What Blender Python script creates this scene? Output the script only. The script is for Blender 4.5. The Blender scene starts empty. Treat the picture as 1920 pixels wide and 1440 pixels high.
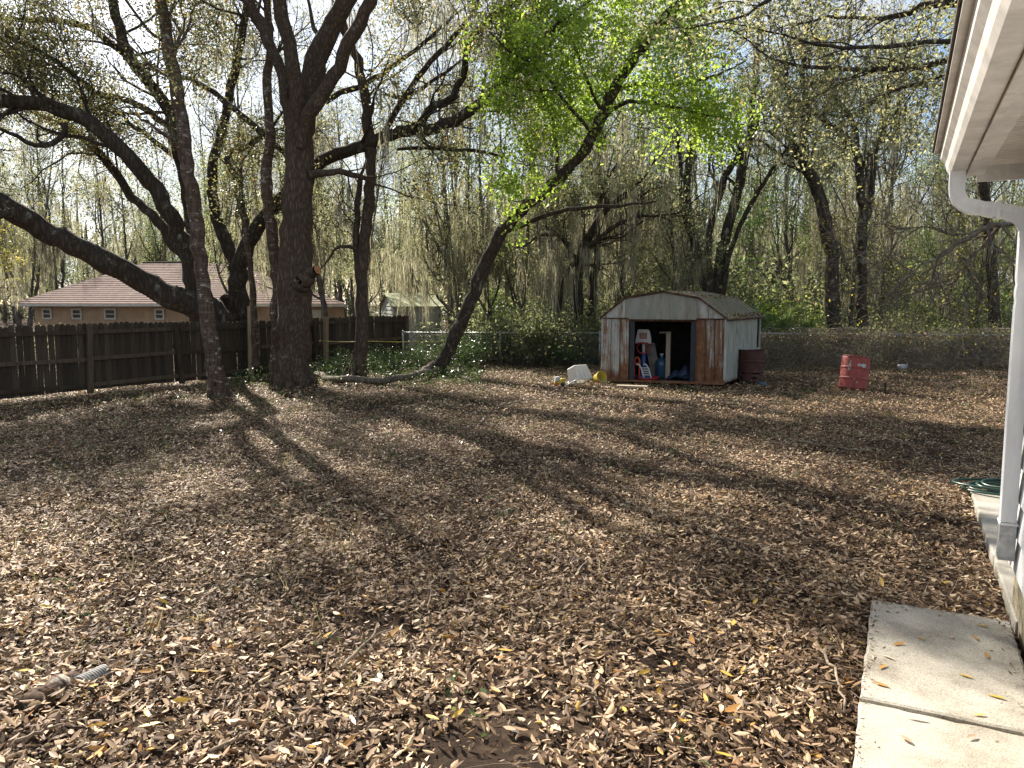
import bpy, bmesh, math, random
import numpy as np
from mathutils import Vector, Matrix

random.seed(11)
rng = np.random.default_rng(11)
C = bpy.context.scene.collection
scene = bpy.context.scene
R = math.radians

# ---------------------------------------------------------------- camera, sky, sun, exposure
CAM_H, PITCH, FPX = 1.70, R(6.3), 1450.0
cam_d = bpy.data.cameras.new("camera")
cam = bpy.data.objects.new("camera", cam_d)
C.objects.link(cam)
cam.location = (0, 0, CAM_H)
cam.rotation_euler = (R(90) - PITCH, 0, 0)
cam_d.sensor_width = 36.0
cam_d.lens = FPX / 1920 * 36.0
cam_d.clip_start = 0.05
cam_d.clip_end = 900
scene.camera = cam

SUN_AZ, SUN_EL = R(-32), R(37)
world = bpy.data.worlds.new("World")
scene.world = world
world.use_nodes = True
wn, wl = world.node_tree.nodes, world.node_tree.links
wn.clear()
w_out = wn.new("ShaderNodeOutputWorld")
w_bg = wn.new("ShaderNodeBackground")
w_sky = wn.new("ShaderNodeTexSky")
w_sky.sky_type = 'NISHITA'
w_sky.sun_disc = False
w_sky.sun_elevation = SUN_EL
w_sky.sun_rotation = SUN_AZ
w_tc = wn.new("ShaderNodeTexCoord")
w_map = wn.new("ShaderNodeMapping")
w_map.inputs['Scale'].default_value = (1.0, 1.0, 2.0)
w_noise = wn.new("ShaderNodeTexNoise")
w_noise.inputs['Scale'].default_value = 2.6
w_noise.inputs['Detail'].default_value = 7
w_noise.inputs['Roughness'].default_value = 0.6
w_ramp = wn.new("ShaderNodeValToRGB")
w_ramp.color_ramp.elements[0].position = 0.45
w_ramp.color_ramp.elements[1].position = 0.60
w_mix = wn.new("ShaderNodeMix")
w_mix.data_type = 'RGBA'
w_mix.inputs[7].default_value = (5.0, 5.15, 5.3, 1)
wl.new(w_tc.outputs['Generated'], w_map.inputs['Vector'])
wl.new(w_map.outputs[0], w_noise.inputs['Vector'])
wl.new(w_noise.outputs['Fac'], w_ramp.inputs[0])
wl.new(w_ramp.outputs[0], w_mix.inputs[0])
wl.new(w_sky.outputs[0], w_mix.inputs[6])
wl.new(w_mix.outputs[2], w_bg.inputs[0])
w_bg.inputs[1].default_value = 0.065
wl.new(w_bg.outputs[0], w_out.inputs[0])

sun_d = bpy.data.lights.new("sun", 'SUN')
sun_d.energy = 5.0
sun_d.angle = R(0.5)
sun_d.color = (1.0, 0.92, 0.81)
sun = bpy.data.objects.new("sun", sun_d)
C.objects.link(sun)
sun.location = (-20, 30, 30)
sun_v = Vector((math.sin(SUN_AZ) * math.cos(SUN_EL), math.cos(SUN_AZ) * math.cos(SUN_EL), math.sin(SUN_EL)))
sun.rotation_euler = sun_v.to_track_quat('Z', 'Y').to_euler()

vs = scene.view_settings
vs.view_transform = 'Standard'
vs.look = 'None'
vs.gamma = 1
vs.use_curve_mapping = False
vs.exposure = 1.6
scene.cycles.max_bounces = 8
scene.cycles.transparent_max_bounces = 8
scene.cycles.use_denoising = True

# ---------------------------------------------------------------- helpers: points
CP, SP = math.cos(PITCH), math.sin(PITCH)


def at(px, py, Y):
    """world point at world depth Y that the photograph shows at (px, py)"""
    u, v = (px - 960) / FPX, (720 - py) / FPX
    t = Y / (CP + v * SP)
    return np.array([u * t, Y, CAM_H + t * (-SP + v * CP)])


def gp(px, py):
    u, v = (px - 960) / FPX, (720 - py) / FPX
    t = CAM_H / (SP - v * CP)
    return np.array([u * t, t * (CP + v * SP), 0.0])


def gz(x, y):
    x, y = np.asarray(x, float), np.asarray(y, float)
    h = (0.022 * np.sin(1.3 * x + 0.4) * np.cos(1.1 * y + 1) + 0.014 * np.sin(2.9 * x - 1.7 * y)
         + 0.008 * np.sin(6.1 * x + 3.3 * y) + 0.006 * np.cos(5.2 * y - 4.1 * x))
    near = np.clip((14 - y) / 6, 0, 1)
    h = h + near * (.013 * np.sin(13 * x + 2.5 * np.sin(5 * y)) * np.sin(11 * y + 2 * np.sin(6 * x)) + .008 * np.sin(23 * x - 9 * y) * np.sin(19 * y + 7 * x + 1.5 * np.sin(9 * x)))
    return h - 0.035


# house frame: u runs along the wall away from the camera, r is metres to the right of the camera
HU = np.array([math.sin(R(26.9)), math.cos(R(26.9)), 0])
HR = np.array([HU[1], -HU[0], 0])


def hp(s, r, z):
    return HU * s + HR * r + np.array([0, 0, z])


# ---------------------------------------------------------------- helpers: objects
def tag(o, label=None, cat=None, group=None, kind=None):
    if label: o['label'] = label
    if cat: o['category'] = cat
    if group: o['group'] = group
    if kind: o['kind'] = kind
    return o


def thing(name, label, cat, loc=(0, 0, 0), group=None):
    o = bpy.data.objects.new(name, None)
    C.objects.link(o)
    o.empty_display_size = 0.2
    o.location = Vector([float(a) for a in loc])
    return tag(o, label, cat, group)


def root_loc(o):
    v = Vector((0, 0, 0))
    while o is not None:
        v = v + o.location
        o = o.parent
    return v


def link(name, me, mat, parent=None, local=False):
    """one mesh object; geometry is in world coordinates unless local"""
    if mat is not None and len(me.materials) == 0:
        me.materials.append(mat)
    o = bpy.data.objects.new(name, me)
    C.objects.link(o)
    if parent is not None:
        if not local:
            me.transform(Matrix.Translation(-root_loc(parent)))
        o.parent = parent
    return o


def mesh_np(name, V, F, smooth=False):
    V = np.ascontiguousarray(V, dtype=np.float32)
    F = np.ascontiguousarray(F, dtype=np.int32)
    k = F.shape[1]
    me = bpy.data.meshes.new(name)
    me.vertices.add(len(V))
    me.vertices.foreach_set('co', V.ravel())
    me.loops.add(F.size)
    me.loops.foreach_set('vertex_index', F.ravel())
    me.polygons.add(len(F))
    me.polygons.foreach_set('loop_start', np.arange(len(F), dtype=np.int32) * k)
    if smooth:
        me.polygons.foreach_set('use_smooth', np.ones(len(F), dtype=bool))
    me.update(calc_edges=True)
    return me


class MB:
    """collects simple shapes and links them as one mesh"""
    def __init__(s):
        s.v, s.f, s.sm = [], [], []

    def add(s, verts, faces, smooth=False):
        n = len(s.v)
        s.v += [tuple(float(c) for c in p) for p in verts]
        for f in faces:
            s.f.append(tuple(n + i for i in f))
            s.sm.append(smooth)
        return s

    def box(s, c, ax, ay, az):
        """box by centre and three half-axis vectors"""
        c, ax, ay, az = [np.asarray(q, float) for q in (c, ax, ay, az)]
        vs_ = [c + i * ax + j * ay + k * az for k in (-1, 1) for j in (-1, 1) for i in (-1, 1)]
        return s.add(vs_, [(0, 2, 3, 1), (4, 5, 7, 6), (0, 1, 5, 4), (2, 6, 7, 3), (0, 4, 6, 2), (1, 3, 7, 5)])

    def abox(s, x0, x1, y0, y1, z0, z1):
        return s.box(((x0 + x1) / 2, (y0 + y1) / 2, (z0 + z1) / 2), ((x1 - x0) / 2, 0, 0), (0, (y1 - y0) / 2, 0), (0, 0, (z1 - z0) / 2))

    def prism(s, poly, ext):
        """polygon (3D points) extruded by a vector"""
        poly = [np.asarray(p, float) for p in poly]
        ext = np.asarray(ext, float)
        n = len(poly)
        return s.add(poly + [p + ext for p in poly],
                     [tuple(range(n))[::-1], tuple(range(n, 2 * n))] + [(i, (i + 1) % n, n + (i + 1) % n, n + i) for i in range(n)])

    def strip(s, line, ext, smooth=False):
        """open sheet: polyline swept along a vector"""
        line = [np.asarray(p, float) for p in line]
        ext = np.asarray(ext, float)
        n = len(line)
        return s.add(line + [p + ext for p in line], [(i, i + 1, n + i + 1, n + i) for i in range(n - 1)], smooth)

    def tube(s, pts, rad, k=8, caps=True, smooth=True):
        P = np.asarray(pts, float)
        rad = np.full(len(P), rad, float) if np.isscalar(rad) else np.asarray(rad, float)
        V, F = tubes(P[None], rad[None], k)
        s.add(V, F, smooth)
        if caps:
            n0 = len(s.v) - len(V)
            s.f.append(tuple(n0 + i for i in range(k))[::-1]); s.sm.append(False)
            s.f.append(tuple(len(s.v) - k + i for i in range(k))); s.sm.append(False)
        return s

    def lathe(s, base, prof, k=24, axis=(0, 0, 1), smooth=True):
        axis = np.asarray(axis, float); axis = axis / np.linalg.norm(axis)
        ref = np.array([1, 0, 0]) if abs(axis[0]) < .8 else np.array([0, 1, 0])
        e1 = np.cross(axis, ref); e1 /= np.linalg.norm(e1); e2 = np.cross(axis, e1)
        base = np.asarray(base, float)
        vs_ = []
        for r_, z_ in prof:
            for i in range(k):
                a = 2 * math.pi * i / k
                vs_.append(base + axis * z_ + (e1 * math.cos(a) + e2 * math.sin(a)) * r_)
        fs = [(j * k + i, j * k + (i + 1) % k, (j + 1) * k + (i + 1) % k, (j + 1) * k + i) for j in range(len(prof) - 1) for i in range(k)]
        return s.add(vs_, fs, smooth)

    def build(s, name, mat, parent=None, bevel=0.0):
        me = bpy.data.meshes.new(name)
        me.from_pydata(s.v, [], s.f)
        me.polygons.foreach_set('use_smooth', s.sm)
        bm = bmesh.new(); bm.from_mesh(me)
        bmesh.ops.recalc_face_normals(bm, faces=bm.faces)
        if bevel > 0:
            es = [e for e in bm.edges if len(e.link_faces) == 2 and e.calc_face_angle(0) > 0.6]
            bmesh.ops.bevel(bm, geom=es, offset=bevel, segments=1, profile=.5, affect='EDGES')
        bm.to_mesh(me); bm.free()
        return link(name, me, mat, parent)


def tubes(P, Rr, k):
    """batch of tubes: P (B,n,3), Rr (B,n) -> verts, quads"""
    B, n, _ = P.shape
    T = np.gradient(P, axis=1)
    T /= np.linalg.norm(T, axis=2, keepdims=True) + 1e-9
    mean = T.mean(axis=1)
    ref = np.where((np.abs(mean[:, 2]) > .75)[:, None], np.array([1., 0.2, 0]), np.array([0, 0, 1.]))[:, None, :]
    N = np.cross(T, np.broadcast_to(ref, T.shape))
    N /= np.linalg.norm(N, axis=2, keepdims=True) + 1e-9
    Bn = np.cross(T, N)
    a = np.arange(k) * 2 * math.pi / k
    V = P[:, :, None, :] + Rr[:, :, None, None] * (N[:, :, None, :] * np.cos(a)[None, None, :, None] + Bn[:, :, None, :] * np.sin(a)[None, None, :, None])
    idx = np.arange(B * n * k).reshape(B, n, k)
    q = np.stack([idx[:, :-1, :], np.roll(idx, -1, axis=2)[:, :-1, :], np.roll(idx, -1, axis=2)[:, 1:, :], idx[:, 1:, :]], axis=-1)
    return V.reshape(-1, 3), q.reshape(-1, 4)


def ribbons(P, W, side):
    """batch of ribbons: P (B,n,3), W (B,n), side (B,3)"""
    B, n, _ = P.shape
    o = side[:, None, :] * (W[:, :, None] * .5)
    V = np.stack([P - o, P + o], axis=2)
    idx = np.arange(B * n * 2).reshape(B, n, 2)
    q = np.stack([idx[:, :-1, 0], idx[:, :-1, 1], idx[:, 1:, 1], idx[:, 1:, 0]], axis=-1)
    return V.reshape(-1, 3), q.reshape(-1, 4)


def cat(parts):
    Vs, Fs, n = [], [], 0
    for V, F in parts:
        Vs.append(V); Fs.append(F + n); n += len(V)
    return np.concatenate(Vs), np.concatenate(Fs)


def unit(a):
    return a / (np.linalg.norm(a, axis=-1, keepdims=True) + 1e-9)


def leaf_quads(pos, L, aspect=.5, up=0.4, fold=.18, dirs=None, droop=0.0):
    n = len(pos)
    d = unit(rng.normal(size=(n, 3))) if dirs is None else unit(dirs + .5 * rng.normal(size=(n, 3)))
    d[:, 2] -= droop
    d = unit(d)
    nn = rng.normal(size=(n, 3)); nn[:, 2] += up
    sd = unit(np.cross(d, unit(nn)))
    nm = unit(np.cross(sd, d))
    L = np.broadcast_to(np.asarray(L, float), (n,))[:, None]
    w = L * aspect * .5
    V = np.stack([pos, pos + d * L * .48 + sd * w + nm * L * fold * .5, pos + d * L, pos + d * L * .48 - sd * w + nm * L * fold * .5], axis=1)
    return V.reshape(-1, 3), np.arange(n * 4).reshape(n, 4)


def spline(pts, n):
    """Catmull-Rom through rows of pts (any number of columns), n samples by arc length"""
    P = np.asarray(pts, float)
    P = np.vstack([2 * P[0] - P[1], P, 2 * P[-1] - P[-2]])
    out = []
    for i in range(1, len(P) - 2):
        t = np.linspace(0, 1, 12, endpoint=False)[:, None]
        a, b, c, d = P[i - 1], P[i], P[i + 1], P[i + 2]
        out.append(.5 * (2 * b + (c - a) * t + (2 * a - 5 * b + 4 * c - d) * t ** 2 + (3 * b - a - 3 * c + d) * t ** 3))
    out.append(P[-2][None])
    Q = np.vstack(out)
    s = np.r_[0, np.cumsum(np.linalg.norm(np.diff(Q[:, :3], axis=0), axis=1))]
    u = np.linspace(0, s[-1], n)
    return np.stack([np.interp(u, s, Q[:, j]) for j in range(Q.shape[1])], axis=1)


def grow(starts, dirs, lens, r0, nseg=5, wig=.25, trop=(0, 0, .12), taper=.25):
    """grow a batch of branches -> P (B,nseg+1,3), R (B,nseg+1)"""
    B = len(starts)
    P = np.zeros((B, nseg + 1, 3)); P[:, 0] = starts
    d = unit(dirs)
    trop = np.asarray(trop)
    for i in range(nseg):
        d = unit(d + wig * rng.normal(size=(B, 3)) + trop)
        P[:, i + 1] = P[:, i] + d * (lens / nseg)[:, None]
    t = np.linspace(0, 1, nseg + 1)[None]
    return P, r0[:, None] * (1 - t * (1 - taper))


def sprout(P, Rr, per, t0, t1, ang=(.5, 1.1), up=.1):
    """start points, directions and parent radius for `per` children on each branch"""
    B, n, _ = P.shape
    t = rng.uniform(t0, t1, (B, per)) * (n - 1)
    i = np.minimum(t.astype(int), n - 2)
    f = (t - i)[..., None]
    b = np.arange(B)[:, None]
    pos = P[b, i] * (1 - f) + P[b, i + 1] * f
    tan = unit(P[b, i + 1] - P[b, i])
    rr = Rr[b, i]
    perp = rng.normal(size=tan.shape)
    perp = unit(perp - (perp * tan).sum(-1, keepdims=True) * tan)
    a = rng.uniform(ang[0], ang[1], (B, per))[..., None]
    d = tan * np.cos(a) + perp * np.sin(a)
    d[..., 2] += up
    return pos.reshape(-1, 3), unit(d.reshape(-1, 3)), rr.reshape(-1)


def moss_strands(anchor, per, length, width):
    """Spanish moss: `per` hanging strands at each anchor point"""
    n = len(anchor)
    ls = rng.uniform(length[0], length[1], n)
    A = np.repeat(anchor, per, axis=0)
    Ls = np.repeat(ls, per) * rng.uniform(.35, 1.0, n * per)
    A = A + rng.normal(size=A.shape) * np.array([.055, .055, .05]) * np.clip(np.repeat(ls, per), .3, 1.2)[:, None]
    nseg = 4
    P = np.zeros((len(A), nseg + 1, 3)); P[:, 0] = A
    for i in range(nseg):
        st = rng.normal(size=A.shape) * np.array([.13, .13, .05]); st[:, 2] -= 1
        P[:, i + 1] = P[:, i] + st * (Ls / nseg)[:, None]
    tt = np.array([.7, 1.0, .85, .5, .08])[None]
    W = rng.uniform(width[0], width[1], len(A))[:, None] * tt
    a = rng.uniform(0, math.pi, len(A))
    side = np.stack([np.cos(a), np.sin(a), np.zeros_like(a)], axis=1)
    return ribbons(P, W, side)


# ---------------------------------------------------------------- materials
def mat(name):
    m = bpy.data.materials.new(name)
    m.use_nodes = True
    nt = m.node_tree
    b = nt.nodes.get('Principled BSDF')
    return m, nt, b


def N(nt, kind, **kw):
    n = nt.nodes.new(kind)
    for k, v in kw.items():
        if k in n.inputs: n.inputs[k].default_value = v
        else: setattr(n, k, v)
    return n


def ramp(nt, stops, interp='LINEAR'):
    n = nt.nodes.new('ShaderNodeValToRGB')
    cr = n.color_ramp
    cr.interpolation = interp
    while len(cr.elements) < len(stops): cr.elements.new(.5)
    for e, (p, c) in zip(cr.elements, stops):
        e.position = p
        e.color = (*c, 1) if len(c) == 3 else c
    return n


def mixc(nt, fac, a, b, mode='MIX'):
    n = nt.nodes.new('ShaderNodeMix')
    n.data_type = 'RGBA'; n.blend_type = mode
    for sock, val in ((0, fac), (6, a), (7, b)):
        if hasattr(val, 'links'): nt.links.new(val, n.inputs[sock])
        elif sock == 0: n.inputs[0].default_value = val
        else: n.inputs[sock].default_value = (*val, 1)
    return n.outputs[2]


def objvec(nt, scale=(1, 1, 1)):
    tc = nt.nodes.new('ShaderNodeTexCoord')
    mp = nt.nodes.new('ShaderNodeMapping')
    mp.inputs['Scale'].default_value = scale
    nt.links.new(tc.outputs['Object'], mp.inputs['Vector'])
    return mp.outputs[0]


def noise(nt, vec, scale, detail=5, rough=.6):
    n = N(nt, 'ShaderNodeTexNoise')
    n.inputs['Scale'].default_value = scale
    n.inputs['Detail'].default_value = detail
    n.inputs['Roughness'].default_value = rough
    if vec is not None: nt.links.new(vec, n.inputs['Vector'])
    return n.outputs['Fac']


def bump(nt, b, h, strength=.4, dist=.02):
    n = N(nt, 'ShaderNodeBump')
    n.inputs['Strength'].default_value = strength
    n.inputs['Distance'].default_value = dist
    nt.links.new(h, n.inputs['Height'])
    nt.links.new(n.outputs[0], b.inputs['Normal'])


def leaf_mat(name, stops, trans=.4, tcol=1.5, rough=.5, spec=.35):
    """two-sided leaf: colour varies leaf by leaf, light passes through it"""
    m, nt, b = mat(name)
    g = N(nt, 'ShaderNodeNewGeometry')
    rp = ramp(nt, stops)
    nt.links.new(g.outputs['Random Per Island'], rp.inputs[0])
    nt.links.new(rp.outputs[0], b.inputs['Base Color'])
    b.inputs['Roughness'].default_value = rough
    b.inputs['Specular IOR Level'].default_value = spec
    tr = N(nt, 'ShaderNodeBsdfTranslucent')
    tint = mixc(nt, 1.0, rp.outputs[0], (tcol, tcol * .98, tcol * .80), 'MULTIPLY')
    nt.links.new(tint, tr.inputs['Color'])
    mx = N(nt, 'ShaderNodeMixShader')
    mx.inputs[0].default_value = trans
    out = nt.nodes.get('Material Output')
    nt.links.new(b.outputs[0], mx.inputs[1]); nt.links.new(tr.outputs[0], mx.inputs[2])
    nt.links.new(mx.outputs[0], out.inputs[0])
    return m


def plain(name, col, rough=.6, spec=.4, var=.12, nscale=6, bmp=0, metal=0):
    m, nt, b = mat(name)
    v = objvec(nt)
    n = noise(nt, v, nscale)
    rp = ramp(nt, [(.3, tuple(c * (1 - var * 1.6) for c in col)), (.7, tuple(min(1, c * (1 + var)) for c in col))])
    nt.links.new(n, rp.inputs[0])
    nt.links.new(rp.outputs[0], b.inputs['Base Color'])
    b.inputs['Roughness'].default_value = rough
    b.inputs['Specular IOR Level'].default_value = spec
    b.inputs['Metallic'].default_value = metal
    if bmp: bump(nt, b, noise(nt, v, nscale * 6), bmp, .01)
    return m


def bark_mat(name, dark, light, lichen=None, lich_amt=.55, fiss=14, rings=False):
    m, nt, b = mat(name)
    v = objvec(nt, (1, 1, .22))
    vo = N(nt, 'ShaderNodeTexVoronoi', feature='DISTANCE_TO_EDGE')
    vo.inputs['Scale'].default_value = fiss
    dn = N(nt, 'ShaderNodeTexNoise'); dn.inputs['Scale'].default_value = 6
    nt.links.new(v, dn.inputs['Vector'])
    vv = mixc(nt, .12, v, dn.outputs['Color'])
    nt.links.new(vv, vo.inputs['Vector'])
    n1 = noise(nt, v, 30, 6, .7)
    rp = ramp(nt, [(0.0, tuple(c * .55 for c in dark)), (.10, dark), (.5, light)])
    nt.links.new(vo.outputs['Distance'], rp.inputs[0])
    col = mixc(nt, n1, rp.outputs[0], tuple(c * .6 for c in dark))
    nb = noise(nt, objvec(nt), 2.2, 4)
    rb = ramp(nt, [(.45, (0, 0, 0)), (.62, (1, 1, 1))])
    nt.links.new(nb, rb.inputs[0])
    if lichen:
        n2 = noise(nt, objvec(nt, (1, 1, 1.6 if rings else .7)), 7 if rings else 5, 8, .7)
        r2 = ramp(nt, [(lich_amt, (0, 0, 0)), (lich_amt + .09, (1, 1, 1))])
        nt.links.new(n2, r2.inputs[0])
        col = mixc(nt, r2.outputs[0], col, lichen)
    if rings:
        n3 = noise(nt, objvec(nt, (.25, .25, 5)), 5, 4, .6)
        r3 = ramp(nt, [(.52, (0, 0, 0)), (.66, (1, 1, 1))])
        nt.links.new(n3, r3.inputs[0])
        r3m = N(nt, 'ShaderNodeMath', operation='MULTIPLY'); r3m.inputs[1].default_value = .25
        nt.links.new(r3.outputs[0], r3m.inputs[0])
        col = mixc(nt, r3m.outputs[0], col, (.27, .25, .21))
    nt.links.new(col, b.inputs['Base Color'])
    b.inputs['Roughness'].default_value = .9
    b.inputs['Specular IOR Level'].default_value = .15
    h = mixc(nt, .4, rp.outputs[0], n1)
    bump(nt, b, h, .9, .03)
    return m


M = {}
M['bark_dark'] = bark_mat('bark_dark', (.058, .046, .036), (.145, .120, .095), (.22, .22, .18), .58)
M['bark_brown'] = bark_mat('bark_brown', (.085, .062, .046), (.235, .175, .13), (.24, .22, .18), .62, fiss=24)
M['bark_pale'] = bark_mat('bark_pale', (.10, .066, .046), (.23, .165, .12), (.44, .42, .36), .57, rings=True)
M['bark_grey'] = bark_mat('bark_grey', (.06, .052, .044), (.15, .135, .115), (.26, .27, .23), .58)
M['vine_twig'] = leaf_mat('vine_twig', [(0, (.14, .115, .09)), (.5, (.29, .24, .185)), (1, (.46, .40, .32))], 0.02, 1, .9, .1)
M['stick'] = plain('stick_wood', (.24, .19, .14), .9, .1, .4, 30, .3)
M['leaf_palm'] = leaf_mat('leaf_palm', [(0, (.08, .12, .04)), (1, (.16, .21, .08))], .35, 1.6, .35, .5)
M['bark_light'] = bark_mat('bark_light', (.16, .13, .10), (.34, .29, .23), (.36, .35, .30), .6)
M['bark_far'] = plain('bark_far', (.125, .112, .095), .9, .1, .45, 5)

M['leaf_oak'] = leaf_mat('leaf_oak', [(0, (.05, .055, .03)), (.45, (.095, .10, .05)), (.8, (.15, .15, .07)), (.93, (.22, .19, .08)), (1, (.28, .17, .08))], .5, 1.9)
M['leaf_forest'] = leaf_mat('leaf_forest', [(0, (.065, .08, .042)), (.4, (.12, .14, .075)), (.75, (.18, .20, .105)), (.93, (.25, .25, .14)), (1, (.27, .21, .13))], .6, 2.1)
M['leaf_olive'] = leaf_mat('leaf_olive', [(0, (.075, .085, .048)), (.4, (.14, .15, .082)), (.75, (.21, .215, .115)), (.93, (.28, .26, .14)), (1, (.33, .26, .14))], .6, 2.0)
M['leaf_far'] = leaf_mat('leaf_far', [(0, (.05, .06, .038)), (.5, (.10, .112, .068)), (1, (.17, .17, .10))], .35, 1.4)
M['leaf_lime'] = leaf_mat('leaf_lime', [(0, (.13, .21, .04)), (.5, (.23, .33, .05)), (1, (.36, .44, .09))], .55, 1.75)
M['leaf_green'] = leaf_mat('leaf_green', [(0, (.03, .055, .015)), (.5, (.07, .13, .03)), (1, (.14, .20, .04))], .4, 1.8)
M['leaf_gloss'] = leaf_mat('leaf_gloss', [(0, (.03, .055, .02)), (.6, (.06, .11, .03)), (1, (.13, .17, .06))], .25, 1.6, .38, .45)
M['leaf_yellow'] = leaf_mat('leaf_yellow', [(0, (.16, .17, .03)), (.6, (.28, .26, .05)), (1, (.40, .32, .07))], .5, 1.6)
M['litter'] = leaf_mat('litter', [(0, (.08, .048, .028)), (.2, (.175, .108, .062)), (.45, (.32, .21, .122)), (.68, (.45, .32, .195)), (.88, (.56, .425, .275)), (.965, (.65, .53, .36)), (.982, (.46, .29, .06)), (1, (.30, .12, .035))], .10, 1.2, .6, .2)
M['litter_dark'] = leaf_mat('litter_dark', [(0, (.035, .021, .013)), (.35, (.095, .057, .033)), (.72, (.19, .122, .070)), (.95, (.32, .225, .138)), (1, (.45, .34, .22))], .08, 1.2, .65, .2)
M['moss'] = leaf_mat('moss', [(0, (.22, .21, .165)), (.5, (.34, .33, .26)), (1, (.48, .46, .37))], .5, 1.25, .9, .1)
M['twig'] = leaf_mat('twig', [(0, (.09, .065, .05)), (.5, (.22, .165, .12)), (1, (.40, .32, .24))], 0.02, 1, .9, .1)

# ---------------------------------------------------------------- the setting: ground
def ground_mat():
    m, nt, b = mat('leafy_soil')
    v = objvec(nt)
    vo = N(nt, 'ShaderNodeTexVoronoi'); vo.inputs['Scale'].default_value = 26
    nt.links.new(v, vo.inputs['Vector'])
    sep = N(nt, 'ShaderNodeSeparateColor'); nt.links.new(vo.outputs['Color'], sep.inputs[0])
    r1 = ramp(nt, [(0, (.03, .02, .014)), (.35, (.085, .056, .038)), (.7, (.17, .115, .075)), (1, (.27, .19, .125))])
    nt.links.new(sep.outputs[0], r1.inputs[0])
    soil = ramp(nt, [(.3, (.035, .023, .016)), (.7, (.085, .058, .042))])
    nt.links.new(noise(nt, v, 60, 8, .75), soil.inputs[0])
    f = ramp(nt, [(.42, (0, 0, 0)), (.60, (1, 1, 1))])
    nt.links.new(noise(nt, v, 1.1, 6, .65), f.inputs[0])
    col = mixc(nt, f.outputs[0], soil.outputs[0], r1.outputs[0])
    nt.links.new(col, b.inputs['Base Color'])
    b.inputs['Roughness'].default_value = .95
    b.inputs['Specular IOR Level'].default_value = .1
    h = mixc(nt, .5, soil.outputs[0], vo.outputs['Distance'])
    bump(nt, b, noise(nt, v, 70, 10, .85), 1.0, .05)
    return m


def build_ground():
    a = np.r_[-np.geomspace(160, 14, 34), np.linspace(-13.5, 13.5, 420), np.geomspace(14, 160, 34)]
    bY = np.r_[np.linspace(-12, -1, 12), np.linspace(-.5, 14, 240), np.linspace(14.3, 26, 40), np.geomspace(27, 240, 30)]
    X, Yg = np.meshgrid(a, bY)
    Z = gz(X, Yg) + np.where(Yg < 13, .006 * np.sin(23 * X + 5 * np.sin(9 * Yg)) * np.cos(19 * Yg + 4 * np.sin(7 * X)), 0)
    V = np.stack([X, Yg, Z], -1).reshape(-1, 3)
    nx, ny = len(a), len(bY)
    idx = np.arange(nx * ny).reshape(ny, nx)
    F = np.stack([idx[:-1, :-1], idx[:-1, 1:], idx[1:, 1:], idx[1:, :-1]], -1).reshape(-1, 4)
    o = link('ground', mesh_np('ground', V, F, True), ground_mat())
    return tag(o, kind='structure')


ground = build_ground()

# ---------------------------------------------------------------- concrete slabs
def concrete_mat():
    m, nt, b = mat('concrete')
    v = objvec(nt)
    n1 = noise(nt, v, 2.5, 8, .7)
    n2 = noise(nt, v, 140, 4, .8)
    r1 = ramp(nt, [(.30, (.22, .195, .155)), (.48, (.37, .345, .29)), (.72, (.47, .445, .39))])
    nt.links.new(n1, r1.inputs[0])
    r2 = ramp(nt, [(.36, (.38, .34, .29)), (.54, (1, 1, 1))])
    nt.links.new(n2, r2.inputs[0])
    col = mixc(nt, .8, r1.outputs[0], r2.outputs[0], 'MULTIPLY')
    sp = noise(nt, v, 22, 3, .5)
    r3 = ramp(nt, [(.70, (0, 0, 0)), (.76, (1, 1, 1))]); nt.links.new(sp, r3.inputs[0])
    col = mixc(nt, r3.outputs[0], col, (.14, .12, .09))
    nt.links.new(col, b.inputs['Base Color'])
    b.inputs['Roughness'].default_value = .9
    b.inputs['Specular IOR Level'].default_value = .2
    bump(nt, b, n2, .35, .004)
    return m


M['concrete'] = concrete_mat()


def slab_mesh(s0, s1, r0, r1, z0, z1, name, parent, jit=.006):
    """slab with slightly ragged edges"""
    ns, nr = 26, 16
    ss, rr = np.linspace(s0, s1, ns), np.linspace(r0, r1, nr)
    per = [(s, r0) for s in ss] + [(s1, r) for r in rr[1:]] + [(s, r1) for s in ss[::-1][1:]] + [(s0, r) for r in rr[::-1][1:-1]]
    top = []
    for (s, r) in per:
        j = random.gauss(0, jit) * .5
        top.append(hp(s + j * (s in (s0, s1)), r + j * (r in (r0, r1)), z1))
    n = len(top)
    mb = MB()
    cen = hp((s0 + s1) / 2, (r0 + r1) / 2, 0)
    inn = [p + (cen + [0, 0, p[2]] - p) / np.linalg.norm(cen + [0, 0, p[2]] - p) * .012 + np.array([0, 0, .006]) for p in top]
    bot = [np.array([p[0], p[1], z0]) for p in top]
    mb.add(inn + top + bot, [tuple(range(n))] + [(i, (i + 1) % n, n + (i + 1) % n, n + i) for i in range(n)]
           + [(n + i, n + (i + 1) % n, 2 * n + (i + 1) % n, 2 * n + i) for i in range(n)])
    return mb.build(name, M['concrete'], parent)


path = bpy.data.objects.new('path', None); C.objects.link(path)
tag(path, kind='structure')
slab_mesh(3.405, 4.60, -.09, .56, -.12, .035, 'paving_slab', path)
slab_mesh(2.18, 3.385, -.09, .56, -.12, .030, 'paving_slab', path)
slab_mesh(.95, 2.16, -.09, .56, -.12, .030, 'paving_slab', path)
patio = bpy.data.objects.new('patio_slab', None); C.objects.link(patio)
tag(patio, kind='structure')
slab_mesh(4.62, 7.75, .585, 3.6, -.12, .03, 'slab', patio)

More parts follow.
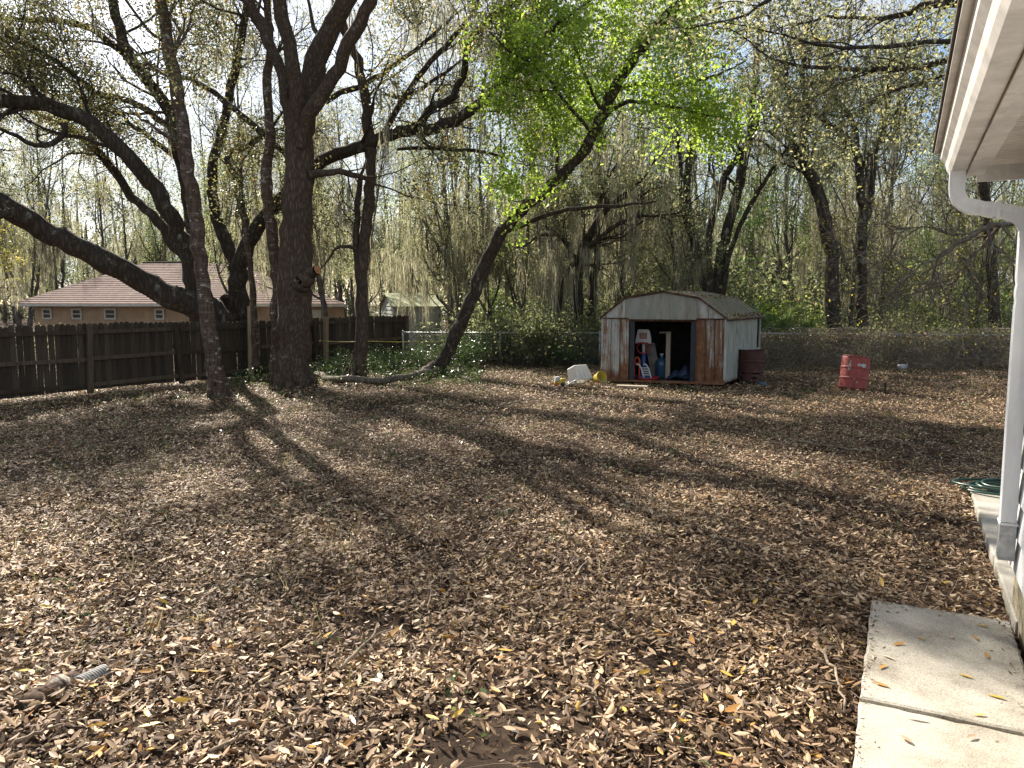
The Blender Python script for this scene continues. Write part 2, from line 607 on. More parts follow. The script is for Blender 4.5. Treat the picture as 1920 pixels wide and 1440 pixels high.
# ---------------------------------------------------------------- white house at the right
def white_paint(name, col=(.60, .57, .53), dirt=.35, streak=(3, 3, 3)):
    m, nt, b = mat(name)
    v = objvec(nt, streak)
    r1 = ramp(nt, [(.30, tuple(c * (1 - dirt) for c in col)), (.58, col)])
    nt.links.new(noise(nt, v, 2.2, 8, .7), r1.inputs[0])
    sp = ramp(nt, [(.72, (0, 0, 0)), (.80, (1, 1, 1))]); nt.links.new(noise(nt, objvec(nt), 24, 3), sp.inputs[0])
    col2 = mixc(nt, sp.outputs[0], r1.outputs[0], (.25, .21, .16))
    nt.links.new(col2, b.inputs['Base Color'])
    b.inputs['Roughness'].default_value = .45
    b.inputs['Specular IOR Level'].default_value = .4
    bump(nt, b, noise(nt, objvec(nt), 30), .06, .004)
    return m


M['white_metal'] = white_paint('white_metal')
M['white_spout'] = white_paint('white_spout', (.66, .67, .68), .25, (6, 6, 1))
M['siding'] = white_paint('white_siding', (.58, .58, .58), .3)
M['soffit'] = white_paint('soffit_paint', (.62, .58, .52), .3)
M['foundation'] = plain('foundation_block', (.26, .23, .16), .95, .1, .5, 9, .5)
M['shingle'] = plain('dark_shingle', (.10, .085, .07), .95, .1, .4, 14, .5)
M['dark_brown'] = plain('dark_brown', (.05, .04, .03), .9, .1, .4, 20)  # plain dark brown; on the eave end strip it is painted shade


def build_house():
    s1, WR = 4.92, .60
    h = thing('house', 'white sided house corner with rain gutter and downspout beside the concrete path', 'house', hp(3, WR, 0))
    # foundation and siding boards along the wall
    mb = MB(); mb.box(hp(1.45, WR + .10, .10), HU * 3.45, HR * .10, np.array([0, 0, .16])); mb.build('foundation', M['foundation'], h)
    zb = .26
    i = 0
    while zb < 2.42:
        zt = min(zb + .185, 2.45)
        mb = MB()
        mb.prism([hp(-2, WR - .022, zb), hp(-2, WR + .012, zb), hp(-2, WR + .012, zt), hp(-2, WR - .006, zt)], HU * (s1 + 2 - .04))
        mb.build('siding_board', M['siding'], h)
        zb = zt + .001
    mb = MB(); mb.box(hp(1.4, WR + .08, 1.33), HU * 3.40, HR * .06, np.array([0, 0, 1.09])); mb.build('wall', M['siding'], h)
    mb = MB(); mb.box(hp(s1 - .02, WR - .006, 1.35), HU * .04, HR * .024, np.array([0, 0, 1.09])); mb.build('corner_trim', M['white_metal'], h)
    mb = MB(); mb.box(hp(s1 + .01, WR + 1.7, 1.2), HU * .03, HR * 1.66, np.array([0, 0, 1.22])); mb.build('end_wall', M['siding'], h)
    # gutter: K profile swept along the eave (r, z)
    e0, e1 = -1.5, 4.90
    prof = [(.245, 2.475), (.245, 2.36), (.175, 2.36), (.160, 2.385), (.150, 2.42), (.128, 2.445), (.122, 2.478), (.136, 2.482), (.138, 2.470), (.166, 2.43), (.185, 2.375), (.238, 2.372)]
    g = MB(); g.strip([hp(e0, r, z) for r, z in prof], HU * (e1 - e0)); gu = g.build('gutter', M['white_metal'], h)
    c = MB(); c.prism([hp(e1, r, z) for r, z in prof[:7]], HU * .004); c.build('end_cap', M['white_metal'], gu)
    # drip edge and roof
    d = MB(); d.box(hp((e0 + e1) / 2, .20, 2.492), HU * (e1 - e0) / 2, HR * .105, np.array([0, 0, .006])); d.build('drip_edge', M['white_metal'], h)
    rf = MB(); rf.prism([hp(e0, .085, 2.50), hp(e0, .085, 2.522), hp(e0, 3.4, 3.55), hp(e0, 3.4, 3.52)], HU * (e1 - e0 + .08)); rf.build('roof', M['shingle'], h)
    # fascia, soffit strip and boarded eave
    f = MB(); f.box(hp((e0 + e1) / 2, .262, 2.42), HU * (e1 - e0) / 2, HR * .014, np.array([0, 0, .075])); f.build('fascia', M['white_metal'], h)
    t = MB(); t.box(hp((e0 + e1) / 2, .305, 2.362), HU * (e1 - e0) / 2, HR * .028, np.array([0, 0, .008])); t.build('soffit_trim', M['white_metal'], h)
    s = e0
    while s < e1 - .03:
        w = .052
        mb = MB(); mb.prism([hp(s, .335, 2.40), hp(s + w * .86, .335, 2.40), hp(s + w * .93, .335, 2.408), hp(s + w, .335, 2.408), hp(s + w, .335, 2.42), hp(s, .335, 2.42)], HR * .34)
        mb.build('soffit_board', M['soffit'], h)
        s += w
    eb = MB(); eb.box(hp(e1 - .01, .66, 2.365), HU * .014, HR * .36, np.array([0, 0, .045])); eb.build('end_board', M['white_metal'], h)
    db = MB(); db.box(hp(e1 - .035, .66, 2.416), HU * .01, HR * .36, np.array([0, 0, .006])); db.build('painted_gap_shade', M['dark_brown'], h)  # dark strip painted in as shade between soffit boards and end board
    # downspout, a ribbed rectangular pipe swept down the bend and the wall
    ds = 4.76
    ctrl = [(.205, 2.365, 0), (.205, 2.30, 0), (.212, 2.235, 0), (.245, 2.19, 0), (.30, 2.172, 0), (.40, 2.150, 0), (.46, 2.135, 0), (.500, 2.11, 0), (.528, 2.06, 0), (.532, 1.98, 0), (.534, 1.2, 0), (.536, .50, 0)]
    mb = MB()
    Q = spline([(r, z, 0) for r, z, _ in ctrl], 70)
    ring = []
    hw, hd = .050, .036
    sec = []
    nn = 7
    for k in range(nn): sec.append((-hw + 2 * hw * k / (nn - 1), hd - (.014 if k % 2 else 0)))
    sec += [(hw - (.004), 0)]
    for k in range(nn): sec.append((hw - 2 * hw * k / (nn - 1), -hd + (.014 if k % 2 else 0)))
    sec += [(-hw + .004, 0)]
    m_ = len(sec)
    vs_ = []
    for i in range(len(Q)):
        a = Q[max(i - 1, 0)]; b = Q[min(i + 1, len(Q) - 1)]
        tg = np.array([b[0] - a[0], b[1] - a[1]]); tg /= np.linalg.norm(tg)
        nr = np.array([-tg[1], tg[0]])          # normal in the (r,z) plane
        bend = 1 - .10 * ((i % 3) == 0) * (1 if 4 < i < 15 or 24 < i < 33 else 0)
        for (x, y) in sec:
            r_, z_ = Q[i][0] - nr[0] * y * bend, Q[i][1] - nr[1] * y * bend
            vs_.append(hp(ds + x * bend, r_, z_))
    fs = [(i * m_ + j, i * m_ + (j + 1) % m_, (i + 1) * m_ + (j + 1) % m_, (i + 1) * m_ + j) for i in range(len(Q) - 1) for j in range(m_)]
    mb.add(vs_, fs)
    dsp = mb.build('downspout', M['white_spout'], h)
    mb = MB()
    for (z0, z1, gx) in ((.50, .325, 1.05),):
        vs_ = [hp(ds + x * gx, .536 - y * gx, z) for z in (z0 + .03, z1) for (x, y) in sec]
        mb.add(vs_, [(j, (j + 1) % m_, m_ + (j + 1) % m_, m_ + j) for j in range(m_)])
    mb.build('end_piece', plain('grey_spout_end', (.36, .36, .35), .6, .3, .35, 14), dsp)
    mb = MB(); mb.box(hp(ds, .538, .52), HU * .056, HR * .043, np.array([0, 0, .006])); mb.build('collar', M['white_spout'], dsp)
    mb = MB(); mb.box(hp(ds, .395, 2.152), HU * .055, HR * .010, np.array([0, 0, .042])); mb.build('collar', M['white_spout'], dsp)
    return h


build_house()

# hose coiled on the patio
hs = thing('garden_hose', 'dark green garden hose coiled on the far end of the patio slab', 'hose', hp(7.8, .85, .0))
pts = []
for i in range(0, 150):
    a = i * .21
    rr = .22 + .07 * math.sin(a * .37) + .02 * math.sin(a * 2.1)
    pts.append(hp(7.80 + rr * math.sin(a) * 1.0, .86 + rr * 1.25 * math.cos(a) + .03 * math.sin(a * .5), .045 + .011 * (i / 30) + .012 * math.sin(a * 1.7)))
MB().tube(spline(pts, 420), .011, 7).build('coil', plain('hose_green', (.018, .055, .04), .35, .5, .2), hs)
MB().tube([pts[0], pts[0] - HU * .05 - HR * .02], .014, 8).build('nozzle', plain('hose_brass', (.25, .19, .08), .4, .5, .2, metal=.7), hs)

# ---------------------------------------------------------------- wooden fence
def wood_mat(name, dark, light, moss=0.0, spread=.35):
    m, nt, b = mat(name)
    v = objvec(nt, (9, 9, .7))
    oi = N(nt, 'ShaderNodeObjectInfo')
    n1 = noise(nt, v, 4, 8, .7)
    rp = ramp(nt, [(.3, dark), (.7, light)])
    nt.links.new(n1, rp.inputs[0])
    mul = N(nt, 'ShaderNodeMapRange'); mul.inputs[3].default_value = 1 - spread; mul.inputs[4].default_value = 1 + spread
    nt.links.new(oi.outputs['Random'], mul.inputs[0])
    hsv = N(nt, 'ShaderNodeHueSaturation'); nt.links.new(rp.outputs[0], hsv.inputs['Color']); nt.links.new(mul.outputs[0], hsv.inputs['Value'])
    col = hsv.outputs[0]
    if moss:
        r2 = ramp(nt, [(.55, (0, 0, 0)), (.7, (1, 1, 1))]); nt.links.new(noise(nt, objvec(nt, (2, 2, .6)), 3, 6, .7), r2.inputs[0])
        sc = N(nt, 'ShaderNodeMath', operation='MULTIPLY'); sc.inputs[1].default_value = moss
        nt.links.new(r2.outputs[0], sc.inputs[0])
        col = mixc(nt, sc.outputs[0], col, (.13, .15, .085))
    nt.links.new(col, b.inputs['Base Color'])
    b.inputs['Roughness'].default_value = .9
    b.inputs['Specular IOR Level'].default_value = .15
    bump(nt, b, n1, .6, .01)
    return m


M['fence_wood'] = wood_mat('fence_wood', (.036, .028, .021), (.10, .078, .057), .5)
M['fence_rail'] = wood_mat('fence_rail', (.045, .032, .022), (.125, .09, .064), .3)
M['new_wood'] = wood_mat('new_wood', (.20, .14, .085), (.34, .25, .16), .15)

FA, FB = np.array([-8.55, 12.9, 0]), np.array([-2.97, 21.5, 0])
FD = (FB - FA) / np.linalg.norm(FB - FA)
FN = np.array([FD[1], -FD[0], 0])       # towards the yard
FL = np.linalg.norm(FB - FA)


def fence_s(px):
    """distance along the fence line for an image column"""
    k = (px - 960) / FPX * CP * 1.006
    return (k * FA[1] - FA[0]) / (FD[0] - k * FD[1])


def build_fence():
    f = thing('wooden_fence', 'weathered dark brown wooden picket privacy fence in front of the orange house', 'fence', FA)
    s = -6.0
    shapes = []
    for q in range(6):      # six picket shapes, each used many times
        w = .0475 + .001 * (q % 3)
        hh = 1.235 + .005 * (q - 3)
        prof = [(-w, 0.02), (w, 0.02), (w, hh - .045), (w * .78, hh - .018), (w * .4, hh - .003), (-w * .4, hh), (-w * .8, hh - .02), (-w, hh - .05)]
        m_ = MB().prism([FD * x + np.array([0, 0, z]) - FN * .009 for x, z in prof], FN * .018)
        me = bpy.data.meshes.new('picket')
        me.from_pydata(m_.v, [], m_.f); me.materials.append(M['fence_wood'])
        shapes.append(me)
    while s < FL + .02:
        o = bpy.data.objects.new('picket', random.choice(shapes))
        C.objects.link(o); o.parent = f
        sag = .02 * math.sin(s * .9) + random.gauss(0, .003)
        o.location = Vector(FD * s + np.array([0, 0, sag])) + Vector(FN * random.gauss(0, .004))
        o.rotation_euler = (random.gauss(0, .006), random.gauss(0, .006), random.gauss(0, .02))
        s += .0995 + (random.random() < .12) * random.uniform(.004, .016)
    posts = [-3.2, -1.0, fence_s(160), fence_s(334), fence_s(462), fence_s(588), FL - .03]
    for a, b in zip(posts[:-1], posts[1:]):
        for z in (.13, .62, 1.09):
            c = FA + FD * (a + b) / 2 + FN * .034 + np.array([0, 0, z + random.gauss(0, .01)])
            d = FD * (b - a) / 2 * .985 + np.array([0, 0, random.gauss(0, .012)])
            MB().box(c, d, FN * .022, np.array([0, 0, .036])).build('rail', M['fence_rail'], f)
    for p in posts:
        lean = FD * random.gauss(-.01, .02)
        c = FA + FD * p + FN * .070
        MB().box(c + np.array([0, 0, .61]) + lean, FD * .046, FN * .046, np.array([0, 0, .63]) + lean).build('post', M['fence_rail'], f, .006)
    return f


build_fence()
for (px, py, top, lab) in ((458, 690, 574, 'pale new timber post standing beside the thin lichened sapling at the fence'),
                           (599, 684, 594, 'pale new timber post standing against the fence right of the thick trunk')):
    s = fence_s(px)
    b0 = FA + FD * s + FN * .22
    zt = at(px, top, b0[1])[2]
    t = thing('timber_post', lab, 'post', b0, 'pale timber posts along the wooden fence')
    MB().box(b0 + np.array([0, 0, zt / 2]), FD * .047, FN * .047, np.array([.02, 0, zt / 2])).build('shaft', M['new_wood'], t, .005)
    MB().box(b0 + np.array([.02, 0, zt + .004]), FD * .043, FN * .043, np.array([0, 0, .006])).build('end_grain', M['fence_rail'], t)

# ---------------------------------------------------------------- orange house beyond the fence
M['stucco'] = plain('orange_stucco', (.42, .30, .20), .9, .1, .14, 3, .2)
M['roof_pink'] = None


def roof_shingle_mat():
    m, nt, b = mat('brown_shingles')
    g = N(nt, 'ShaderNodeNewGeometry')
    v = objvec(nt, (1, 1, 6))
    rp = ramp(nt, [(.3, (.11, .075, .065)), (.5, (.17, .12, .105)), (.72, (.23, .17, .15))])
    nt.links.new(noise(nt, v, 5, 8, .75), rp.inputs[0])
    r2 = ramp(nt, [(.56, (0, 0, 0)), (.70, (1, 1, 1))]); nt.links.new(noise(nt, objvec(nt), .9, 6, .7), r2.inputs[0])
    col = mixc(nt, r2.outputs[0], rp.outputs[0], (.24, .19, .155))
    nt.links.new(col, b.inputs['Base Color'])
    b.inputs['Roughness'].default_value = .95
    b.inputs['Specular IOR Level'].default_value = .1
    bump(nt, b, noise(nt, objvec(nt, (8, 8, 40)), 3, 4), .5, .02)
    return m


M['roof_pink'] = roof_shingle_mat()
M['window_glass'] = plain('window_glass', (.03, .035, .04), .25, .4, .3)
M['trim_white'] = plain('trim_white', (.55, .52, .46), .6, .3, .1)


def build_orange_house():
    A, B = np.array([-18.2, 29.6, 0]), np.array([-6.05, 28.0, 0])
    d = (B - A) / np.linalg.norm(B - A); n = np.array([-d[1], d[0], 0])     # n points away from the camera
    L = np.linalg.norm(B - A); D = 8.5
    zw = 1.50
    h = thing('orange_house', 'low orange stucco house with brown hip roof behind the wooden fence', 'house', A)
    MB().prism([A, B, B + np.array([-.235, .972, 0]) * D, A + n * D], (0, 0, zw)).build('wall', M['stucco'], h)
    e = .5
    nb = np.array([-.235, .972, 0])
    ev = [A - d * e - n * e, B + d * .2 - n * e, B + d * .2 + nb * (D + e), A - d * e + n * (D + e)]
    ev = [p + np.array([0, 0, zw + .01]) for p in ev]
    r0 = at(268, 496, A[1] + D / 2); r1 = at(432, 489, A[1] + D / 2 - .6)
    rm = (r0[2] + r1[2]) / 2; r0[2] = r1[2] = rm
    # roof in courses so each line of shingles has an edge
    def face(a0, a1, b0, b1, name, rows=22):
        mb = MB()
        for i in range(rows):
            f0, f1 = i / rows, (i + 1) / rows
            p = [a0 + (b0 - a0) * f0, a1 + (b1 - a1) * f0, a1 + (b1 - a1) * f1, a0 + (b0 - a0) * f1]
            lift = np.array([0, 0, .018])
            mb.add([p[0] + lift, p[1] + lift, p[2], p[3]], [(0, 1, 2, 3)])
            mb.add([p[0], p[1], p[1] + lift, p[0] + lift], [(0, 1, 2, 3)])
        return mb
    rf = face(ev[0], ev[1], r0, r1, 'x').build('roof', M['roof_pink'], h)
    face(ev[1], ev[2], r1, r1, 'x').build('roof', M['roof_pink'], h)
    face(ev[3], ev[0], r0, r0, 'x').build('roof', M['roof_pink'], h)
    face(ev[2], ev[3], r1, r0, 'x').build('roof', M['roof_pink'], h)
    MB().tube([r0 + [0, 0, .02], r1 + [0, 0, .02]], .05, 6).build('ridge_cap', M['shingle'], rf)
    # small front gable-hip bump on the right third of the front slope
    MB().prism([ev[0] - [0, 0, .09], ev[1] - [0, 0, .09], ev[1], ev[0]], -n * .03).build('fascia', M['trim_white'], h)
    MB().prism([ev[1] - [0, 0, .14], ev[2] - [0, 0, .14], ev[2], ev[1]], d * .03).build('fascia', M['trim_white'], h)
    MB().prism([ev[0] - [0, 0, .10], ev[1] - [0, 0, .10], A + d * L + [0, 0, zw - .09], A + [0, 0, zw - .09]], (0, 0, .01)).build('soffit', M['trim_white'], h)
    def col_s(px):
        k = (px - 960) / FPX * CP * 1.005
        return (k * A[1] - A[0]) / (d[0] - k * d[1])
    for (x0, x1, w) in ((138, 157, 1), (199, 221, 1), (293, 311, 1), (83, 101, 1), (580, 604, 0)):
        s0, s1 = col_s(x0), col_s(x1)
        zc0, zc1 = (.92, 1.33) if w else (0.0, 1.30)
        pc = A + d * (s0 + s1) / 2 + np.array([0, 0, (zc0 + zc1) / 2])
        hw, hh = (s1 - s0) / 2, (zc1 - zc0) / 2
        fr = MB()
        fr.box(pc - n * .03 + d * (hw - .03), d * .03, n * .03, np.array([0, 0, hh]))
        fr.box(pc - n * .03 - d * (hw - .03), d * .03, n * .03, np.array([0, 0, hh]))
        for zz in (hh - .03, -hh + .03):
            fr.box(pc - n * .028 + np.array([0, 0, zz]), d * (hw - .06), n * .03, np.array([0, 0, .03]))
        fr.box(pc - n * .024 + np.array([0, 0, 0]), d * (hw - .06), n * .02, np.array([0, 0, .018]))
        fo = fr.build('window' if w else 'door', M['trim_white'], h)
        MB().box(pc - n * .010, d * (hw - .05), n * .012, np.array([0, 0, hh - .05])).build('pane' if w else 'panel', M['window_glass'] if w else M['trim_white'], fo)
    vp = at(331, 545, A[1] + 2.2)
    MB().tube([vp - [0, 0, .3], vp + [0, 0, .55]], .05, 8).build('vent_pipe', M['dark_brown'], h)
    return h


build_orange_house()


def build_white_shed():
    Y = 26.0
    a = at(738, 574, Y); b = at(826, 574, Y + .5); l = at(704, 556, Y + 1.9)
    z0 = 0.0
    ax = np.array([b[0] - a[0], b[1] - a[1], 0]); W = np.linalg.norm(ax); ax /= W
    bx = np.array([-ax[1], ax[0], 0]); D = 2.6
    zt = a[2]; O = np.array([a[0], a[1], 0])
    h = thing('garden_shed', 'pale vinyl sided shed with mossy roof beyond the end of the wooden fence', 'shed', O)
    msid = plain('grey_siding', (.36, .37, .33), .7, .25, .18, 3)
    rows = 11
    for i in range(rows):
        za, zb = zt * i / rows, zt * (i + 1) / rows - .004
        MB().prism([O - bx * .02 + [0, 0, za], O + bx * .01 + [0, 0, za], O + bx * .01 + [0, 0, zb], O - bx * .002 + [0, 0, zb]], ax * W).build('siding_board', msid, h)
    zr = zt + .42
    # gable side to the left: boards up to the slope
    sl = .45
    for i in range(rows + 3):
        za, zb = zt * i / rows, zt * (i + 1) / rows - .004
        dd0, dd1 = 0.012, D
        if zb > zt:
            k = (zb - zt) / (zr - zt); k = min(k, .98)
            dd0, dd1 = D * .5 * k, D - D * .5 * k
        if za > zr - .02: break
        MB().prism([O + bx * dd0 + [0, 0, za] - ax * .02, O + bx * dd1 + [0, 0, za] - ax * .02, O + bx * dd1 + [0, 0, zb] - ax * .004, O + bx * dd0 + [0, 0, zb] - ax * .004], ax * .02).build('siding_board', msid, h)
    MB().prism([O + ax * W, O + ax * W + bx * D, O + ax * W + bx * D + [0, 0, zt], O + ax * W + bx * D / 2 + [0, 0, zr - .02], O + ax * W + [0, 0, zt]], ax * .02).build('end_wall', msid, h)
    mroof = plain('mossy_roof', (.34, .36, .22), .85, .2, .35, 4, .3)
    ov = .10
    for k in range(6):
        s0, s1 = -ov + (W + 2 * ov) * k / 6, -ov + (W + 2 * ov) * (k + 1) / 6 - .006
        for q in (0, 1):
            e = O - bx * ov + [0, 0, zt - .03] if q == 0 else O + bx * (D + ov) + [0, 0, zt - .03]
            r = O + bx * D / 2 + [0, 0, zr]
            MB().prism([e + ax * s0, e + ax * s1, r + ax * s1, r + ax * s0], (0, 0, .025)).build('roof_panel', mroof, h)
    return h


build_white_shed()

# ---------------------------------------------------------------- rusty metal shed
def shed_metal(name, rust=.3, low=.35, tint=(.36, .37, .345), green=.25):
    """painted sheet with rust streaks; low = height below which rust takes over"""
    m, nt, b = mat(name)
    n1 = noise(nt, objvec(nt, (7, 7, .55)), 2.2, 7, .7)
    n2 = noise(nt, objvec(nt), 9, 7, .7)
    paint = ramp(nt, [(.3, tuple(c * .75 for c in tint)), (.65, tuple(c * 1.18 for c in tint))])
    nt.links.new(noise(nt, objvec(nt, (3, 3, .8)), 3, 8, .7), paint.inputs[0])
    gr = ramp(nt, [(.5, (0, 0, 0)), (.68, (1, 1, 1))]); nt.links.new(noise(nt, objvec(nt, (5, 5, .5)), 3.3, 6, .65), gr.inputs[0])
    gs = N(nt, 'ShaderNodeMath', operation='MULTIPLY'); gs.inputs[1].default_value = green; nt.links.new(gr.outputs[0], gs.inputs[0])
    col = mixc(nt, gs.outputs[0], paint.outputs[0], (.20, .22, .12))
    tc = N(nt, 'ShaderNodeTexCoord'); sx = N(nt, 'ShaderNodeSeparateXYZ'); nt.links.new(tc.outputs['Object'], sx.inputs[0])
    grad = N(nt, 'ShaderNodeMapRange'); grad.inputs[1].default_value = 0; grad.inputs[2].default_value = max(low, .01)
    grad.inputs[3].default_value = .34; grad.inputs[4].default_value = 0
    nt.links.new(sx.outputs[2], grad.inputs[0])
    a1 = N(nt, 'ShaderNodeMath', operation='ADD'); nt.links.new(n1, a1.inputs[0]); nt.links.new(grad.outputs[0], a1.inputs[1])
    a2 = N(nt, 'ShaderNodeMath', operation='MULTIPLY_ADD'); nt.links.new(n2, a2.inputs[0]); a2.inputs[1].default_value = .35
    nt.links.new(a1.outputs[0], a2.inputs[2])
    rr = ramp(nt, [(.0, (0, 0, 0)), (1, (1, 1, 1))])
    th = 1.02 - rust
    rr.color_ramp.elements[0].position = max(th - .10, 0); rr.color_ramp.elements[1].position = min(th + .06, 1)
    nt.links.new(a2.outputs[0], rr.inputs[0])
    rc = ramp(nt, [(.3, (.075, .032, .018)), (.52, (.17, .075, .034)), (.75, (.26, .145, .075))]); nt.links.new(n2, rc.inputs[0])
    col = mixc(nt, rr.outputs[0], col, rc.outputs[0])
    nt.links.new(col, b.inputs['Base Color'])
    b.inputs['Roughness'].default_value = .65
    b.inputs['Specular IOR Level'].default_value = .3
    bump(nt, b, n2, .25, .006)
    return m


M['shed_a'] = shed_metal('shed_sheet', .26, .30)
M['shed_b'] = shed_metal('shed_sheet_rusty', .38, .42)
M['shed_c'] = shed_metal('shed_sheet_very_rusty', .50, .5)
M['shed_gable'] = shed_metal('shed_gable_sheet', .20, .01, (.24, .24, .215), .85)
M['shed_side'] = shed_metal('shed_side_sheet', .16, .12, (.37, .39, .36), .9)
M['shed_roof'] = shed_metal('shed_roof_sheet', .17, .01, (.15, .135, .10), .9)
M['rust'] = plain('rust', (.085, .045, .03), .9, .15, .5, 12, .3)
M['dark_door'] = plain('dark_blue_door_edge', (.018, .022, .032), .5, .4, .3)
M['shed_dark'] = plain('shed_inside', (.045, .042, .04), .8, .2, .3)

SH_TH, SH_PH = R(18), R(32)
sa = np.array([math.cos(SH_TH), -math.sin(SH_TH), 0]); sb = np.array([math.sin(SH_PH), math.cos(SH_PH), 0])
SFR = gp(1357, 722)
_k0 = (1130 - 960) / FPX * CP * 1.006
SW = (SFR[0] - _k0 * SFR[1]) / (sa[0] - _k0 * sa[1])
SFL = SFR - sa * SW
_k1 = (1424 - 960) / FPX * CP * 1.006
SD = (_k1 * SFR[1] - SFR[0]) / (sb[0] - _k1 * sb[1])
s_out = np.array([-sa[1] * -1, 0, 0])
SNF = np.array([sa[1], -sa[0], 0])             # out of the front, towards the yard
SNS = np.array([sb[1], -sb[0], 0])             # out of the right side


def sp(u, v, z):
    return SFL + sa * u + sb * v + np.array([0, 0, z])


def shed_u(px):
    k = (px - 960) / FPX * CP * 1.006
    return (k * SFL[1] - SFL[0]) / (sa[0] - k * sa[1])


def build_metal_shed():
    sh = thing('metal_shed', 'rusty white metal shed with gambrel roof and open front in the yard', 'shed', sp(SW / 2, 0, 0))
    zw, zk, za = 1.30, 1.705, 1.83
    uk0, uk1 = shed_u(1172), shed_u(1309)
    ua = shed_u(1243)
    uo0, uo1 = shed_u(1179), shed_u(1305)
    # front wall: three ribbed panels each side of the opening
    def panel(p0, dirv, w, nrm, z0, z1, material, name='wall_panel', rib=.026):
        pr = [(0, 0), (.02, rib), (.06, rib), (.085, 0), (.32, 0.002), (.36, .008), (.40, .002), (.66, .002), (.70, .008), (.74, .002), (1 - .05, 0), (1, 0)]
        mb = MB(); mb.strip([p0 + dirv * (x * w) + nrm * y + [0, 0, z0] for x, y in pr], (0, 0, z1 - z0))
        mb.strip([p0 + dirv * (x * w) + nrm * (y - .006) + [0, 0, z0] for x, y in pr], (0, 0, z1 - z0))
        return mb.build(name, material, sh)
    kinds_l = ['shed_a', 'shed_a', 'shed_b']; kinds_r = ['shed_c', 'shed_b', 'shed_b']
    for i in range(3):
        panel(sp(uo0 * i / 3, 0, 0), sa, uo0 / 3 * .995, SNF, .05, zw, M[kinds_l[i]])
        panel(sp(uo1 + (SW - uo1) * i / 3, 0, 0), sa, (SW - uo1) / 3 * .995, SNF, .05, zw, M[kinds_r[i]])
    for u in (uo0 / 3, uo0 * 2 / 3, uo1 + (SW - uo1) / 3, uo1 + (SW - uo1) * 2 / 3):
        MB().box(sp(u - .003, 0, zw / 2 + .02) + SNF * .008, sa * .005, SNF * .008, np.array([0, 0, zw / 2 - .04])).build('seam', M['rust'], sh)
    # right side: ribbed panels, with an open strip at the back
    npn = 9
    for i in range(npn):
        z0 = .05 if i < npn - 1 else .05
        z1 = zw if i < npn - 1 else .62
        w = SD / npn
        pr = []
        for k in range(4):
            pr += [(k / 4, 0), (k / 4 + .04, .026), (k / 4 + .12, .026), (k / 4 + .16, 0)]
        pr.append((1, 0))
        mb = MB(); mb.strip([sp(SW, w * (i + x * .995), z0) + SNS * y for x, y in pr], (0, 0, z1 - z0))
        mb.build('side_panel', M['shed_side'], sh)
    MB().box(sp(SW, SD - .03, zw / 2) + SNS * .004, sb * .025, SNS * .016, np.array([0, 0, zw / 2])).build('corner_post', M['shed_side'], sh)
    MB().box(sp(SW, .0, zw / 2 + .02) + SNS * .012 + SNF * .004, sa * .018, sb * .03, np.array([0, 0, zw / 2 - .02])).build('corner_post', M['shed_side'], sh)
    MB().box(sp(0, .0, zw / 2 + .02) - SNS * .006 + SNF * .004, sa * .016, sb * .02, np.array([0, 0, zw / 2 - .02])).build('corner_post', M['shed_a'], sh)
    # left and back walls, floor
    MB().box(sp(0, SD / 2, zw / 2), sb * SD / 2, sa * .006, np.array([0, 0, zw / 2])).build('side_wall', M['shed_dark'], sh)
    MB().prism([sp(0, SD, .02), sp(SW, SD, .02), sp(SW, SD, zw), sp(uk1, SD, zk), sp(ua, SD, za), sp(uk0, SD, zk), sp(0, SD, zw)], sb * .006).build('back_wall', M['shed_dark'], sh)
    MB().prism([sp(.02, .02, .01), sp(SW - .02, .02, .01), sp(SW - .02, SD - .02, .01), sp(.02, SD - .02, .01)], (0, 0, .03)).build('floor', M['shed_dark'], sh)
    MB().box(sp(SW / 2, -.02, .028), sa * (SW / 2 + .02), SNF * .02, np.array([0, 0, .024])).build('base_rail', M['shed_b'], sh)
    # gable header pieces
    pts = [(0, zw), (uk0, zk), (uk0, zw)]
    def head(poly, name, mm):
        MB().prism([sp(u, 0, z) + SNF * .022 for u, z in poly], -SNF * .02).build(name, M[mm], sh)
    head([(-.02, zw + .006), (uk0 - .004, zw + .006), (uk0 - .004, zk - .01)], 'gable_panel', 'shed_a')
    head([(uk0, zw - .015), (uk1, zw - .015), (uk1, zk - .012), (ua, za - .012), (uk0, zk - .012)], 'gable_panel', 'shed_gable')
    head([(uk1 + .004, zw + .006), (SW + .02, zw + .006), (uk1 + .004, zk - .01)], 'gable_panel', 'shed_a')
    MB().box(sp(uo0 / 2, 0, zw) + SNF * .026, sa * (uo0 / 2), SNF * .008, np.array([0, 0, .012])).build('header_rail', M['rust'], sh)
    MB().box(sp((uo1 + SW) / 2, 0, zw) + SNF * .026, sa * ((SW - uo1) / 2), SNF * .008, np.array([0, 0, .012])).build('header_rail', M['rust'], sh)
    MB().box(sp((uo0 + uo1) / 2, .03, zw - .035), sa * ((uo1 - uo0) / 2), sb * .02, np.array([0, 0, .02])).build('door_track', M['rust'], sh)
    # dark edges of the two doors slid back
    for u0, u1 in ((uo0, shed_u(1188)), (shed_u(1294), uo1)):
        MB().box(sp((u0 + u1) / 2, .05, zw / 2), sa * (u1 - u0) / 2, sb * .012, np.array([0, 0, zw / 2 - .05])).build('door', M['dark_door'], sh)
    # roof: four slopes of ribbed panels
    prof = [(-.05, zw - .02), (uk0, zk), (ua, za), (uk1, zk), (SW + .06, zw - .02)]
    nr = 9
    v0, v1 = -.05, SD + .05
